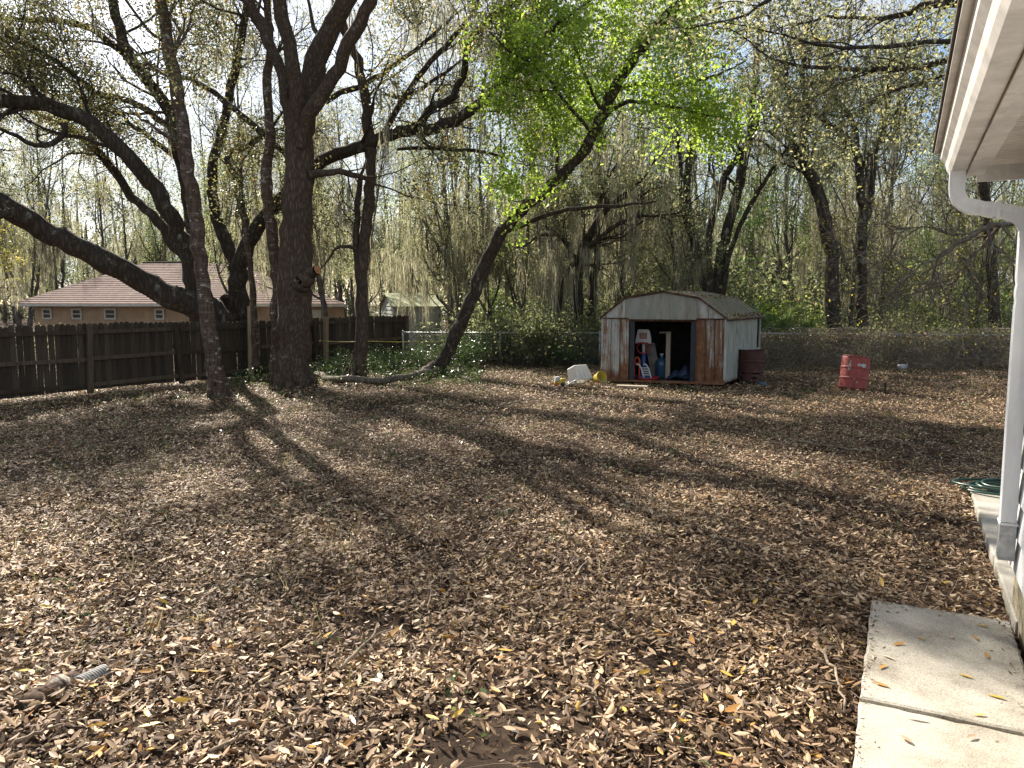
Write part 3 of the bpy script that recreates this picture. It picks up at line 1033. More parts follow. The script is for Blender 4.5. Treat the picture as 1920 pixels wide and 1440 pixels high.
    for j in range(4):
        (u0, z0), (u1, z1) = prof[j], prof[j + 1]
        up = np.array([z0 - z1, u1 - u0]); up = up / np.linalg.norm(up)
        for i in range(nr):
            va, vb = v0 + (v1 - v0) * i / nr, v0 + (v1 - v0) * (i + 1) / nr
            pr = [(0, .012), (.06, .032), (.14, .032), (.2, .012), (.45, .012), (.5, .026), (.58, .026), (.63, .012), (1, .012)]
            line = []
            for x, y in pr:
                v = va + (vb - va) * x
                line.append(sp(u0, v, z0) + sa * up[0] * y + np.array([0, 0, up[1] * y]))
            ex = sp(u1, 0, z1) - sp(u0, 0, z0)
            MB().strip(line, ex).build('roof_panel', M['shed_roof'], sh)
        MB().box(sp((u0 + u1) / 2, v0 - .005, (z0 + z1) / 2 + .014), (sp(u1, 0, z1) - sp(u0, 0, z0)) / 2, SNF * .012, np.array([0, 0, .018])).build('rake_trim', M['rust'], sh)
    u, z = prof[4]
    MB().box(sp(u, SD / 2, z), sb * (SD / 2 + .05), sa * .02, np.array([0, 0, .016])).build('eave_trim', M['rust'], sh)
    # leaves caught along the roof bend and the eave
    n = 420
    q = rng.choice([0, 0, 1, 1, 1, 2], n)
    uu = np.choose(q, [uk1 + rng.normal(0, .05, n), np.full(n, SW + .02) + rng.normal(0, .03, n), rng.uniform(ua, uk1, n)])
    vv = rng.uniform(v0, v1, n)
    zz = np.interp(uu, [p[0] for p in prof], [p[1] for p in prof]) + .03
    pos = np.stack([sp(a, b, c) for a, b, c in zip(uu, vv, zz)])
    V, F = leaf_quads(pos, rng.uniform(.04, .08, n), .45, 1.5)
    o = link('roof_litter', mesh_np('roof_litter', V, F), M['litter_dark'], sh); tag(o, kind='stuff')
    return sh


build_metal_shed()

# things inside the shed
M['toy_white'] = plain('toy_white', (.42, .42, .42), .45, .4, .12)
M['toy_red'] = plain('toy_red', (.30, .025, .025), .5, .4, .15)
M['toy_blue'] = plain('toy_blue', (.03, .085, .24), .5, .4, .15)
M['toy_yellow'] = plain('toy_yellow', (.48, .35, .03), .5, .4, .15)
M['orange'] = plain('orange_plastic', (.42, .07, .02), .5, .4, .15)
M['pale_wood'] = wood_mat('pale_wood', (.20, .165, .125), (.34, .285, .22))


def shed_px(px, py, v):
    """point in the shed, v metres behind its front, seen at (px,py)"""
    base = SFL + sb * v
    k = (px - 960) / FPX * CP * 1.006
    u = (k * base[1] - base[0]) / (sa[0] - k * sa[1])
    Y = (base + sa * u)[1]
    return at(px, py, Y)


def build_hoop():
    v = .42
    c = shed_px(1206, 631, v); b = shed_px(1206, 712, v); b[2] = .045
    t = thing('toy_basketball_hoop', 'white and blue toy basketball hoop with red rim inside the metal shed', 'toy', b)
    w0, w1, hh = .165, .125, .15
    prof = [(-w0, -hh), (w0, -hh), (w0 * .98, -hh * .4), (w1, hh * .8), (w1 * .8, hh), (-w1 * .8, hh), (-w1, hh * .8), (-w0 * .98, -hh * .4)]
    bb = MB().prism([c + sa * x + [0, 0, z] for x, z in prof], sb * .04).build('backboard', M['toy_white'], t, .008)
    sq = MB()
    for x0, x1, z0, z1 in ((-.075, .075, .060, .078), (-.075, .075, -.045, -.027), (-.075, -.057, -.027, .06), (.057, .075, -.027, .06)):
        sq.box(c + sa * (x0 + x1) / 2 + SNF * .004 + [0, 0, (z0 + z1) / 2], sa * (x1 - x0) / 2, SNF * .004, np.array([0, 0, (z1 - z0) / 2]))
    sq.build('target_square', M['toy_red'], bb)
    MB().box(c + SNF * .002 + [0, 0, .017], sa * .055, SNF * .003, np.array([0, 0, .042])).build('sticker', M['pale_wood'], bb)
    rc = c + np.array([0, 0, -.24]) + SNF * .05
    ring = [rc + sa * .115 * math.cos(a) + np.array([0, 0, .115 * math.sin(a)]) + SNF * .03 * math.sin(a) for a in np.linspace(0, 2 * math.pi, 25)]
    rim = MB().tube(ring, .014, 7).build('rim', M['toy_red'], t)
    MB().box(c + np.array([0, 0, -.135]) + SNF * .02, sa * .11, SNF * .02, np.array([0, 0, .016])).build('bracket', M['toy_red'], t)
    zs = shed_px(1206, 664, v)[2]
    MB().tube([c + sb * .04 + [0, 0, -.08], np.array([c[0], c[1], zs]) + sb * .04], .035, 12).build('upper_pole', M['toy_white'], t)
    MB().tube([np.array([c[0], c[1], zs]) + sb * .04, np.array([c[0], c[1], .09]) + sb * .04], .05, 12).build('lower_pole', M['toy_blue'], t)
    bs = MB().lathe(np.array([c[0], c[1], .045]) + sb * .04, [(0.01, 0), (.18, 0), (.2, .02), (.17, .06), (.06, .09), (.01, .09)], 20).build('base', M['toy_blue'], t)
    return t


build_hoop()


def build_inside():
    # white toy slide ladder
    p = shed_px(1208, 708, .16); p[2] = .045
    t = thing('toy_slide', 'white plastic toy slide rails with steps lying at the shed doorway', 'toy', p)
    for k, dx in ((0, -.075), (1, .075)):
        a = p + sa * (dx - .10)
        line = [a + [0, 0, .30], a + sa * .05 + [0, 0, .31], a + sa * .11 + [0, 0, .22], a + sa * .17 + [0, 0, .02]]
        MB().tube(spline(line, 12), .018, 7).build('rail', M['toy_white'], t)
    for k in range(4):
        f = k / 4
        MB().box(p + sa * (.02 + .05 * f - .02) + [0, 0, .24 - .19 * f] + SNF * .005, sa * .07, SNF * .012, np.array([0, 0, .010])).build('step', M['toy_white'], t)
    # red panel under it
    q = shed_px(1215, 712, .22); q[2] = .045
    t = thing('red_tray', 'shallow red plastic tray on the shed floor beneath the toy slide', 'tray', q)
    MB().lathe(q, [(.01, 0), (.20, 0), (.24, .05), (.23, .052), (.19, .012), (.01, .012)], 20).build('dish', M['toy_red'], t)
    # orange push toy
    o = shed_px(1194, 690, .30); o[2] = .045
    t = thing('orange_ride_on_handle', 'orange plastic arch standing left of the toy hoop in the shed', 'toy', o)
    MB().tube(spline([o - sa * .05, o - sa * .055 + [0, 0, .35], o + [0, 0, .45], o + sa * .055 + [0, 0, .35], o + sa * .05], 20), .024, 8).build('arch', M['orange'], t)
    MB().box(o + [0, 0, .30], sa * .05, sb * .02, np.array([0, 0, .03])).build('crossbar', M['orange'], t)
    # upright pale plank with bracket
    b = shed_px(1252, 706, .62); b[2] = .045
    zt = shed_px(1252, 622, .62)[2]
    t = thing('wooden_plank', 'pale wooden plank standing upright in the middle of the shed', 'plank', b)
    MB().box(b + [0, 0, (zt - .045) / 2], sa * .045, sb * .02, np.array([0, 0, (zt - .045) / 2])).build('board', M['pale_wood'], t, .003)
    MB().tube(spline([b + [0, 0, zt - .08], b - sa * .10 + [0, 0, zt - .06], b - sa * .19 + [0, 0, zt - .07]], 8), .022, 7).build('arm', M['pale_wood'], t)
    # blue water bottle
    w = shed_px(1240, 706, .75); w[2] = .045
    t = thing('water_bottle', 'large translucent blue water bottle on the shed floor beside the plank', 'bottle', w)
    MB().lathe(w, [(.01, 0), (.125, .0), (.135, .03), (.128, .12), (.135, .14), (.128, .24), (.135, .27), (.12, .34), (.05, .41), (.035, .42), (.035, .47)], 24).build('body', plain('blue_bottle', (.025, .07, .12), .3, .5, .15), t)
    MB().lathe(w + [0, 0, .465], [(.04, 0), (.04, .04), (.01, .042)], 14).build('cap', M['toy_white'], t)
    # crumpled blue tarp
    c = shed_px(1281, 710, .55); c[2] = .045
    t = thing('blue_tarp', 'crumpled dark blue tarpaulin heaped on the right of the shed floor', 'tarp', c)
    n = 22
    g = np.linspace(-1, 1, n)
    X, Yq = np.meshgrid(g, g)
    Z = .20 * np.exp(-(X ** 2 + Yq ** 2) * 1.6) * (1 + .35 * np.sin(7 * X + 3 * Yq) + .25 * np.sin(11 * Yq - 4 * X)) + .004
    V = c[None] + X.reshape(-1, 1) * sa[None] * .30 + Yq.reshape(-1, 1) * sb[None] * .3 + np.stack([0 * Z, 0 * Z, Z], -1).reshape(-1, 3)
    idx = np.arange(n * n).reshape(n, n)
    F = np.stack([idx[:-1, :-1], idx[:-1, 1:], idx[1:, 1:], idx[1:, :-1]], -1).reshape(-1, 4)
    link('sheet', mesh_np('sheet', V, F, True), plain('tarp_blue', (.015, .028, .06), .5, .5, .3), t)
    # grey board leaning
    d = shed_px(1224, 706, .85); d[2] = .045
    t = thing('leaning_board', 'grey board leaning at the back of the shed behind the toy hoop', 'board', d)
    MB().box(d + [0, 0, .36], sa * .10 + np.array([0, 0, .0]), sb * .012, np.array([-.07, 0.06, .36])).build('panel', plain('grey_board', (.22, .2, .18), .8, .2, .3), t)


build_inside()

# board lying before the shed
b0 = gp(1185, 727)
t = thing('ground_board', 'weathered pale board lying flat on the ground before the shed doorway', 'board', b0)
MB().box(b0 + [0, 0, .03], sa * .30, SNF * .09, np.array([0, 0, .014])).build('plank', M['pale_wood'], t, .004)
MB().box(b0 + [.1, .06, .015], sa * .20, SNF * .05, np.array([0, 0, .012])).build('batten', M['pale_wood'], t)

# ---------------------------------------------------------------- bins, toys, drums
def build_bin():
    c = gp(1089, 724)
    t = thing('storage_bin', 'white plastic storage bin tipped over on the leaves left of the shed', 'bin', c)
    rot = Matrix.Rotation(R(38), 3, 'Z') @ Matrix.Rotation(R(-24), 3, 'X')
    mb = MB()
    lx, ly, hh = .20, .15, .30
    k = .84
    def P(x, y, z): return c + np.array(rot @ Vector((x, y, z))) + np.array([0, 0, .10])
    out = [P(-lx * k, -ly * k, hh), P(lx * k, -ly * k, hh), P(lx * k, ly * k, hh), P(-lx * k, ly * k, hh), P(-lx, -ly, 0), P(lx, -ly, 0), P(lx, ly, 0), P(-lx, ly, 0)]
    mb.add(out, [(0, 1, 2, 3), (0, 4, 5, 1), (1, 5, 6, 2), (2, 6, 7, 3), (3, 7, 4, 0)])
    m = leaf_mat('bin_plastic', [(0, (.62, .60, .56)), (1, (.66, .64, .60))], .25, 1.0, .35, .4)
    body = mb.build('body', m, t, .018)
    rm = MB()
    for (x0, y0, x1, y1) in ((-lx, -ly, lx, -ly), (lx, -ly, lx, ly), (lx, ly, -lx, ly), (-lx, ly, -lx, -ly)):
        rm.tube([P(x0, y0, 0), P(x1, y1, 0)], .013, 6)
    rm.build('rim', m, t)
    rb = MB()
    for x in (-.1, 0, .1):
        for s_ in (-1, 1):
            rb.tube([P(x, s_ * ly * 1.0, .02), P(x * k, s_ * ly * k * 1.01, hh - .03)], .006, 5)
    rb.build('rib', m, body)


build_bin()


def bucket(c, axis, name, label, m, r=.11, h=.2):
    t = thing(name, label, 'bucket', c)
    axis = np.asarray(axis, float); axis /= np.linalg.norm(axis)
    bd = MB().lathe(c, [(.005, 0), (r * .80, 0), (r * .82, .01), (r, h), (r * 1.06, h), (r * 1.06, h - .02), (r * .97, h - .005), (r * .79, .012), (.005, .012)], 22, axis).build('body', m, t)
    e = np.cross(axis, [0.3, .2, 1]); e /= np.linalg.norm(e)
    f = np.cross(axis, e)
    top = c + axis * h
    MB().tube([top + e * r * 1.05 * math.cos(a) + f * r * 1.1 * math.sin(a) + axis * .03 * math.sin(a) for a in np.linspace(0, math.pi, 14)], .005, 5).build('handle', M['toy_white'], t)
    return t


bucket(gp(1119, 719) + [0, 0, .10], (.35, -.75, .25), 'toy_bucket', 'yellow plastic toy bucket lying between the white bin and the shed', M['toy_yellow'])


def build_toy():
    c = gp(1049, 724)
    t = thing('toy_truck', 'small yellow and white plastic toy on the leaves left of the white bin', 'toy', c)
    MB().box(c + [0, 0, .07], (.10, .02, .01), (-.012, .06, 0), (-.01, 0, .03)).build('chassis', M['toy_yellow'], t, .01)
    MB().prism([c + [-.09, -.05, .10], c + [.02, -.04, .11], c + [.0, -.035, .19], c + [-.075, -.045, .18]], (-.02, .09, 0)).build('bed', M['toy_white'], t)
    MB().box(c + [.06, 0, .12], (.035, .005, 0), (-.005, .05, 0), (0, 0, .035)).build('cab', M['toy_yellow'], t, .008)
    for dx in (-.06, .06):
        for dy in (-.065, .065):
            MB().lathe(c + [dx, dy, .04], [(.004, -.015), (.038, -.015), (.04, 0), (.038, .015), (.004, .015)], 14, (0, 1, 0)).build('wheel', M['orange'] if dx < 0 else M['dark_door'], t)


build_toy()
lid = gp(1071, 722)
t = thing('blue_disc', 'blue plastic lid propped against the left side of the white bin', 'lid', lid)
MB().lathe(lid + [0, 0, .06], [(.004, 0), (.10, 0), (.105, .012), (.09, .016), (.004, .016)], 20, (-.6, -.3, .7)).build('disc', M['toy_blue'], t)
lid = gp(1430, 722)
t = thing('blue_disc', 'faded blue plastic lid on the ground at the foot of the brown drum', 'lid', lid)
MB().lathe(lid + [0, 0, .02], [(.004, 0), (.10, 0), (.11, .015), (.09, .025), (.004, .03)], 20, (.15, -.2, .9)).build('disc', plain('dusty_blue', (.035, .075, .12), .7, .3, .35), t)


def build_drum(c, axis, name, label, m, r, h, rough_holes=0, dent=.0):
    t = thing(name, label, 'drum', c)
    axis = np.asarray(axis, float); axis /= np.linalg.norm(axis)
    ref = np.array([1., 0, 0]); e1 = ref - axis * ref.dot(axis); e1 /= np.linalg.norm(e1); e2 = np.cross(axis, e1)
    zs = np.unique(np.r_[np.linspace(0, h, 19), h * .33 - .014, h * .33, h * .33 + .014, h * .66 - .014, h * .66, h * .66 + .014])
    k = 40
    vs_, fs = [], []
    for z in zs:
        for i in range(k):
            a = 2 * math.pi * i / k
            rr = r + .012 * (min(abs(z - h * .33), abs(z - h * .66)) < .005)
            rr *= 1 + dent * math.sin(3 * a + z * 4) * (z / h) + dent * .5 * math.sin(5 * a - z * 9)
            zz = z + (dent * .6 * math.sin(2 * a + 1) if z > h - .01 else 0)
            vs_.append(c + e1 * rr * math.cos(a) + e2 * rr * math.sin(a) + axis * zz)
    holes = set()
    if rough_holes:
        for j in range(2, 7):
            for i in range(k):
                a = (2 * math.pi * i / k)
                if math.sin(a * 2.0 + 1.1) * math.sin(j * 1.9 + a * 3) > .55: holes.add((j, i))
    for j in range(len(zs) - 1):
        for i in range(k):
            if (j, i) in holes: continue
            fs.append((j * k + i, j * k + (i + 1) % k, (j + 1) * k + (i + 1) % k, (j + 1) * k + i))
    mb = MB(); mb.add(vs_, fs, True)
    ob = mb.build('shell', m, t)
    md = ob.modifiers.new('thick', 'SOLIDIFY'); md.thickness = .006
    top = vs_[-k:]
    MB().tube(np.array(top + top[:1]), .009, 6, False).build('rim', m, t)
    return t, e1, e2, axis


m_, nt, b = mat('brown_drum_rust')
rp = ramp(nt, [(.3, (.030, .010, .008)), (.55, (.062, .020, .015)), (.75, (.13, .06, .035))])
nt.links.new(noise(nt, objvec(nt), 6, 8, .7), rp.inputs[0]); nt.links.new(rp.outputs[0], b.inputs['Base Color'])
b.inputs['Roughness'].default_value = .75; bump(nt, b, noise(nt, objvec(nt), 25), .3, .01)
M['drum_brown'] = m_
m_, nt, b = mat('red_drum_paint')
rp = ramp(nt, [(.3, (.20, .035, .030)), (.6, (.30, .055, .045)), (.8, (.36, .10, .085))])
nt.links.new(noise(nt, objvec(nt, (2, 2, 1)), 4, 8, .7), rp.inputs[0])
sc_ = ramp(nt, [(.66, (0, 0, 0)), (.72, (1, 1, 1))]); nt.links.new(noise(nt, objvec(nt), 18, 6, .7), sc_.inputs[0])
nt.links.new(mixc(nt, sc_.outputs[0], rp.outputs[0], (.14, .07, .05)), b.inputs['Base Color'])
b.inputs['Roughness'].default_value = .6; bump(nt, b, noise(nt, objvec(nt), 25), .15, .01)
M['drum_red'] = m_
build_drum(gp(1413, 717) + [0, .25, -.02], (.02, .02, 1), 'rusty_drum', 'dark brown rusted burn drum with holes beside the shed wall', M['drum_brown'], .265, .66, 1, .015)
rd, e1, e2, axd = build_drum(gp(1609, 730) + [0, .24, -.03], (.13, .12, 1), 'red_drum', 'red steel drum with peeling white paint leaning in the open yard', M['drum_red'], .255, .62, 0, .012)
# paint flecks left on the red drum
rc = gp(1609, 730) + [0, .24, -.03]
flecks = [(-1.43, .455, .055, .032), (-1.36, .475, .035, .022), (-1.52, .462, .020, .016), (-1.30, .445, .02, .03), (-1.72, .455, .012, .03), (-1.80, .46, .010, .03), (-1.60, .445, .012, .012), (-2.35, .45, .02, .08), (-2.42, .38, .012, .05), (-1.75, .13, .014, .012), (-1.95, .19, .012, .012)]
for a, z, w, hgt in flecks:
    mb = MB()
    kk = 11
    cpt = []
    for q in range(kk):
        th = 2 * math.pi * q / kk
        f = 1 + .4 * math.sin(3 * th + a * 9) + .25 * math.sin(5 * th + z * 30)
        aa = a + w * f * math.cos(th) / .255; zz = z + hgt * f * math.sin(th)
        rr = .2585 + .003
        cpt.append(rc + (e1 * math.cos(aa) + e2 * math.sin(aa)) * rr + axd * zz)
    mb.add(cpt, [tuple(range(kk))])
    ob = mb.build('paint_fleck', M['toy_white'], rd)

# small things on the ground by the drums
p = gp(1659, 735)
t = thing('stake', 'short rusty steel stake sticking up right of the red drum', 'stake', p)
MB().tube([p - [0, 0, .05], p + [.01, 0, .17]], .016, 8).build('rod', M['rust'], t)
MB().lathe(p + [.01, 0, .16], [(.002, .03), (.022, .025), (.024, 0), (.016, -.01)], 10).build('cap', M['rust'], t)
p = gp(1692, 693)
t = thing('white_jug', 'white plastic jug lying on the leaves at the foot of the vines', 'jug', p)
MB().lathe(p + [-.1, 0, .06], [(.004, 0), (.06, .0), (.065, .02), (.065, .16), (.03, .21), (.02, .24)], 14, (1, .2, .05)).build('body', M['toy_white'], t)
MB().tube(spline([p + [.05, -.03, .11], p + [.09, -.04, .14], p + [.12, -.02, .09]], 8), .01, 6).build('handle', M['toy_white'], t)

# ---------------------------------------------------------------- chain link fence
def build_chain_fence():
    A = np.array([-2.9, 20.6, 0]); B = np.array([14.5, 18.9, 0])
    d = (B - A) / np.linalg.norm(B - A); L = np.linalg.norm(B - A)
    H = .80
    f = thing('chain_link_fence', 'galvanised chain link fence along the back of the yard before the wood', 'fence', A)
    mg = plain('galvanised', (.40, .41, .40), .45, .5, .25, 8, metal=.6)
    mg2 = plain('old_post', (.11, .10, .09), .6, .4, .3, 8, metal=.3)
    MB().tube([A + [0, 0, H], A + d * L * .5 + [0, 0, H + .02], B + [0, 0, H]], .021, 8).build('top_rail', mg, f)
    s = 0.0
    stops = [0, 2.6, 5.2, 7.8]
    def col(px):
        k = (px - 960) / FPX * CP * 1.006
        return (k * A[1] - A[0]) / (d[0] - k * d[1])
    stops += [col(1636), col(1843)]
    for s in stops:
        p = A + d * s
        o = MB().tube([p - [0, 0, .1], p + [0, 0, H + .03]], .030, 10).build('post', mg2 if s > 8 else mg, f)
        MB().lathe(p + [0, 0, H + .03], [(.032, -.02), (.034, .0), (.02, .03), (.003, .036)], 10).build('cap', mg, o)
    # wires: two families of diagonals
    n = int(L / .065)
    x0 = np.linspace(-H, L, int((L + H) / .075))
    Ps = []
    for sgn in (1, -1):
        for x in x0:
            a, b = (x, x + H) if sgn > 0 else (x + H, x)
            za, zb = 0.03, H - .02
            if a < 0: za = zb * (-a) / H; a = 0
            if b < 0: zb = H * (a / H); b = 0
            a, b = min(a, L), min(b, L)
            Ps.append([A + d * a + [0, 0, za], A + d * b + [0, 0, zb]])
    P = np.array(Ps)
    V, F = tubes(P, np.full((len(P), 2), .0022), 3)
    o = link('wire_mesh', mesh_np('wire_mesh', V, F), mg, f); tag(o, kind='stuff')


build_chain_fence()
# yellow rope from the post by the fence to beyond the leaning tree
a = at(600, 639, 18.4); b = at(690, 640, 17.6); c = at(832, 640, 18.2)
t = thing('yellow_rope', 'thin yellow rope strung from the timber post to the leaning tree', 'rope', a)
MB().tube(spline([a, (a + b) / 2 - [0, 0, .02], b, (b + c) / 2 - [0, 0, .015], c], 24), .008, 5).build('line', plain('yellow_rope', (.45, .38, .08), .7, .2), t)
MB().lathe(a, [(.02, -.02), (.03, 0), (.02, .02)], 10).build('knot', plain('yellow_rope_knot', (.45, .38, .08), .7, .2), t)

# ---------------------------------------------------------------- trees
class Tree:
    def __init__(s):
        s.wood, s.fine, s.leaf, s.moss = [], [], [], []
        s.lP, s.lR = [], []            # limbs that may carry branches

    def limb(s, pts, k=10, kids=0, t0=.25, wob=.010, n=None):
        """pts rows x,y,z,r in metres"""
        pts = np.asarray(pts, float)
        ln = np.linalg.norm(np.diff(pts[:, :3], axis=0), axis=1).sum()
        n = n or int(max(12, min(60, ln * 5)))
        Q = spline(pts, n)
        Q[1:, :3] += rng.normal(size=(n - 1, 3)) * (wob + .06 * Q[1:, 3:4])
        Q[:, 3] *= 1 + rng.normal(size=n) * .045
        V, F = tubes(Q[None, :, :3], Q[None, :, 3], k)
        s.wood.append((V, F))
        if kids: s.lP.append((Q, kids, t0))
        return Q

    def branch(s, klen=(1.2, 2.8), k2=5, k3=5, leaves=40, spread=.20, up=.10, r1=.4, l2=(.5, 1.1), l3=(.25, .6), moss=0, leafless=0.0, trop=.06, clump=-.1, top=None):
        P1s, R1s = [], []
        for Q, kids, t0 in s.lP:
            st, d, rr = sprout(Q[None, :, :3], Q[None, :, 3], kids, t0, 1.0, (.5, 1.25), up)
            st = np.vstack([st, Q[-1:, :3]]); d = np.vstack([d, unit(Q[-1:, :3] - Q[-3:-2, :3])]); rr = np.r_[rr, Q[-1, 3] * 2.2]
            P, Rr = grow(st, d, rng.uniform(*klen, len(st)), np.clip(rr * r1, .010, .06), 7, .22, (0, 0, trop))
            P1s.append(P); R1s.append(Rr)
        P1, R1 = np.concatenate(P1s), np.concatenate(R1s)
        s.fine.append(tubes(P1, R1, 5))
        st, d, rr = sprout(P1, R1, k2, .2, 1.0, (.4, 1.1), up * .6)
        P2, R2 = grow(st, d, rng.uniform(*l2, len(st)), np.clip(rr * .55, .005, .03), 5, .25, (0, 0, trop * .5))
        s.fine.append(tubes(P2, R2, 4))
        st, d, rr = sprout(P2, R2, k3, .25, 1.0, (.4, 1.2), 0)
        P3, R3 = grow(st, d, rng.uniform(*l3, len(st)), np.clip(rr * .5, .003, .01), 3, .25, (0, 0, 0))
        s.fine.append(tubes(P3, R3, 3))
        if leafless:
            keep = rng.random(len(P3)) > leafless
            P3 = P3[keep]
        c = P3[:, 1]
        cl = (np.sin(1.9 * c[:, 0] + 1.3 * np.sin(1.1 * c[:, 2])) + np.sin(2.3 * c[:, 1] + 1.7 * np.sin(.9 * c[:, 0])) + np.sin(2.1 * c[:, 2] + .8 * c[:, 1]))
        keep = cl > clump
        if top: keep &= rng.random(len(P3)) < np.clip(1 - (c[:, 2] - top) / 4, .3, 1)
        P3 = P3[keep]
        m = len(P3)
        t = rng.uniform(.1, 1.05, (m, leaves)) * 3
        i = np.minimum(t.astype(int), 2); f = (t - i)[..., None]; b = np.arange(m)[:, None]
        pos = P3[b, i] * (1 - f) + P3[b, i + 1] * f + rng.normal(size=(m, leaves, 3)) * spread * .5
        s.leaf.append(pos.reshape(-1, 3))
        if moss:
            allp = np.concatenate([P1[:, 2:].reshape(-1, 3), P2[:, 1:].reshape(-1, 3)])
            if top and (allp[:, 2] < top + 1.2).sum() > 20: allp = allp[allp[:, 2] < top + 1.2]
            s.moss.append(allp[rng.integers(0, len(allp), moss)])


def px_limb(rows, Y0, dy0=0.0, dy1=0.0):
    """rows (px, py, radius px): a limb at depth Y0+dy0 .. Y0+dy1"""
    n = len(rows)
    out = []
    for i, (px, py, r) in enumerate(rows):
        Y = Y0 + dy0 + (dy1 - dy0) * i / max(n - 1, 1)
        p = at(px, py, Y)
        out.append([*p, r * Y / FPX])
    return out


def finish(tr, name, label, base, bark, leafm, leaf_size, aspect=.5, group=None, mosslen=(.4, 1.3), mossper=18, keepz=None, up=.3):
    t = thing(name, label, 'tree', base, group)
    link('trunk', mesh_np('trunk', *cat(tr.wood), True), bark, t)
    if tr.fine:
        tag(link('branches', mesh_np('branches', *cat(tr.fine), True), bark, t), kind='stuff')
    if tr.leaf and leafm:
        pos = np.concatenate(tr.leaf)
        V, F = leaf_quads(pos, rng.uniform(leaf_size[0], leaf_size[1], len(pos)), aspect, up)
        tag(link('crown', mesh_np('crown', V, F), leafm, t), kind='stuff')
    if tr.moss:
        V, F = moss_strands(np.concatenate(tr.moss), mossper, mosslen, (.010, .024))
        tag(link('moss', mesh_np('moss', V, F), M['moss'], t), kind='stuff')
    return t


def flare(rows, Y, px, py, r):
    """short root buttresses as extra limbs"""
    out = []
    for a in np.linspace(0, 2 * math.pi, 6)[:-1]:
        b = gp(px, py); R_ = r * Y / FPX
        d = np.array([math.cos(a + .4), math.sin(a + .4), 0])
        out.append([[*(b + [0, 0, .55] + d * R_ * .25), R_ * .55], [*(b + [0, 0, .18] + d * R_ * .75), R_ * .42], [*(b + [0, 0, -.05] + d * R_ * 1.35), R_ * .22]])
    return out


# T1 slim lichened sapling, nearest
tr = Tree(); Y = gp(408, 745)[1]
tr.limb(px_limb([(409, 752, 19), (404, 715, 15.5), (395, 640, 14), (381, 540, 13), (369, 440, 12.5), (356, 335, 12.5), (343, 240, 12), (326, 140, 11.5), (311, 50, 10.5), (299, -40, 9), (282, -130, 6), (258, -230, 2.5)], Y, 0, .9), 14, 12, .6)
for q in flare(None, Y, 408, 745, 16): tr.limb(q, 8, n=6)
tr.limb(px_limb([(352, 310, 5), (330, 270, 4), (300, 245, 3), (262, 222, 2)], Y, 0, -.6), 6, 4, .4)
tr.branch((1.0, 2.4), 4, 5, 44, .34, moss=0, clump=.7, r1=.28)
finish(tr, 'slim_tree', 'slim tree with white lichen bands rising in front of the wooden fence', gp(408, 745), M['bark_pale'], M['leaf_oak'], (.05, .085))

# T2 the thick straight trunk
tr = Tree(); Y = gp(548, 722)[1]
tr.limb(px_limb([(547, 732, 38), (547, 705, 33), (551, 650, 29), (555, 580, 31), (555, 535, 32), (556, 480, 27), (557, 400, 27), (560, 320, 26), (563, 250, 26), (566, 205, 25), (572, 170, 22), (590, 120, 20), (612, 70, 18), (640, 20, 16), (668, -40, 14), (705, -150, 11), (730, -300, 6)], Y, 0, .4), 18, 10, .62)
for q in flare(None, Y, 548, 722, 34): tr.limb(q, 8, n=7)
tr.limb(px_limb([(562, 262, 10), (560, 215, 15), (556, 160, 13.5), (545, 105, 13), (531, 40, 12.5), (521, -30, 12), (505, -150, 9), (498, -320, 4)], Y, 0, -.9), 10, 9, .5)
tr.limb(px_limb([(556, 285, 9), (549, 240, 12), (536, 175, 11), (515, 105, 10), (490, 45, 9.5), (463, 0, 9), (440, -60, 8), (400, -200, 5)], Y, 0, .9), 10, 9, .5)
tr.limb(px_limb([(564, 275, 10), (577, 225, 14), (600, 185, 13), (628, 135, 12.5), (655, 80, 12.5), (682, 30, 12), (700, -20, 11), (722, -130, 9), (760, -300, 4)], Y, -.05, -1.4), 10, 10, .5)
tr.limb(px_limb([(556, 545, 24), (572, 525, 17), (584, 512, 11), (594, 508, 8.5)], Y, -.05, -.35), 9, 0)
tr.limb(px_limb([(575, 330, 10), (605, 322, 7), (640, 323, 6), (672, 330, 5), (705, 345, 3)], Y, 0, .8), 7, 4, .4)
tr.branch((1.3, 3.0), 4, 4, 60, .38, moss=12, clump=.7, r1=.28)
t2 = finish(tr, 'oak_tree', 'thick straight brown trunk forking into four limbs, in the yard before the wooden fence', gp(548, 722), M['bark_brown'], M['leaf_oak'], (.05, .09))
stp = at(596, 506, Y - .38)
MB().lathe(stp, [(.002, .012), (.07, .008), (.085, 0)], 12, (.75, -.5, .3)).build('cut_face', plain('cut_wood', (.42, .20, .10), .9, .1, .3, 20), t2)

# T3 the big leaning oak beyond the fence
tr = Tree(); Y = 17.6
tr.limb(px_limb([(412, 640, 34), (404, 600, 30), (372, 575, 26), (318, 556, 23), (264, 526, 21.5), (224, 503, 21), (158, 469, 20.5), (92, 438, 20), (40, 405, 20), (-20, 372, 19), (-110, 345, 16), (-240, 300, 11), (-420, 240, 5)], Y, 0, -3.2), 14, 14, .55)
tr.limb(px_limb([(392, 640, 32), (382, 585, 26), (366, 520, 22), (352, 472, 18), (332, 428, 16), (308, 382, 15), (282, 342, 14.5), (236, 290, 14), (190, 243, 13.5), (143, 215, 13), (77, 196, 13), (0, 188, 12), (-80, 178, 10), (-220, 150, 6)], Y, 0, -2.2), 14, 16, .45)
tr.limb(px_limb([(352, 480, 15), (322, 455, 10), (298, 418, 9), (268, 385, 8.5), (243, 366, 8), (216, 322, 7.5), (178, 280, 7), (128, 238, 6), (70, 215, 5)], Y, .3, .8), 9, 10, .4, )
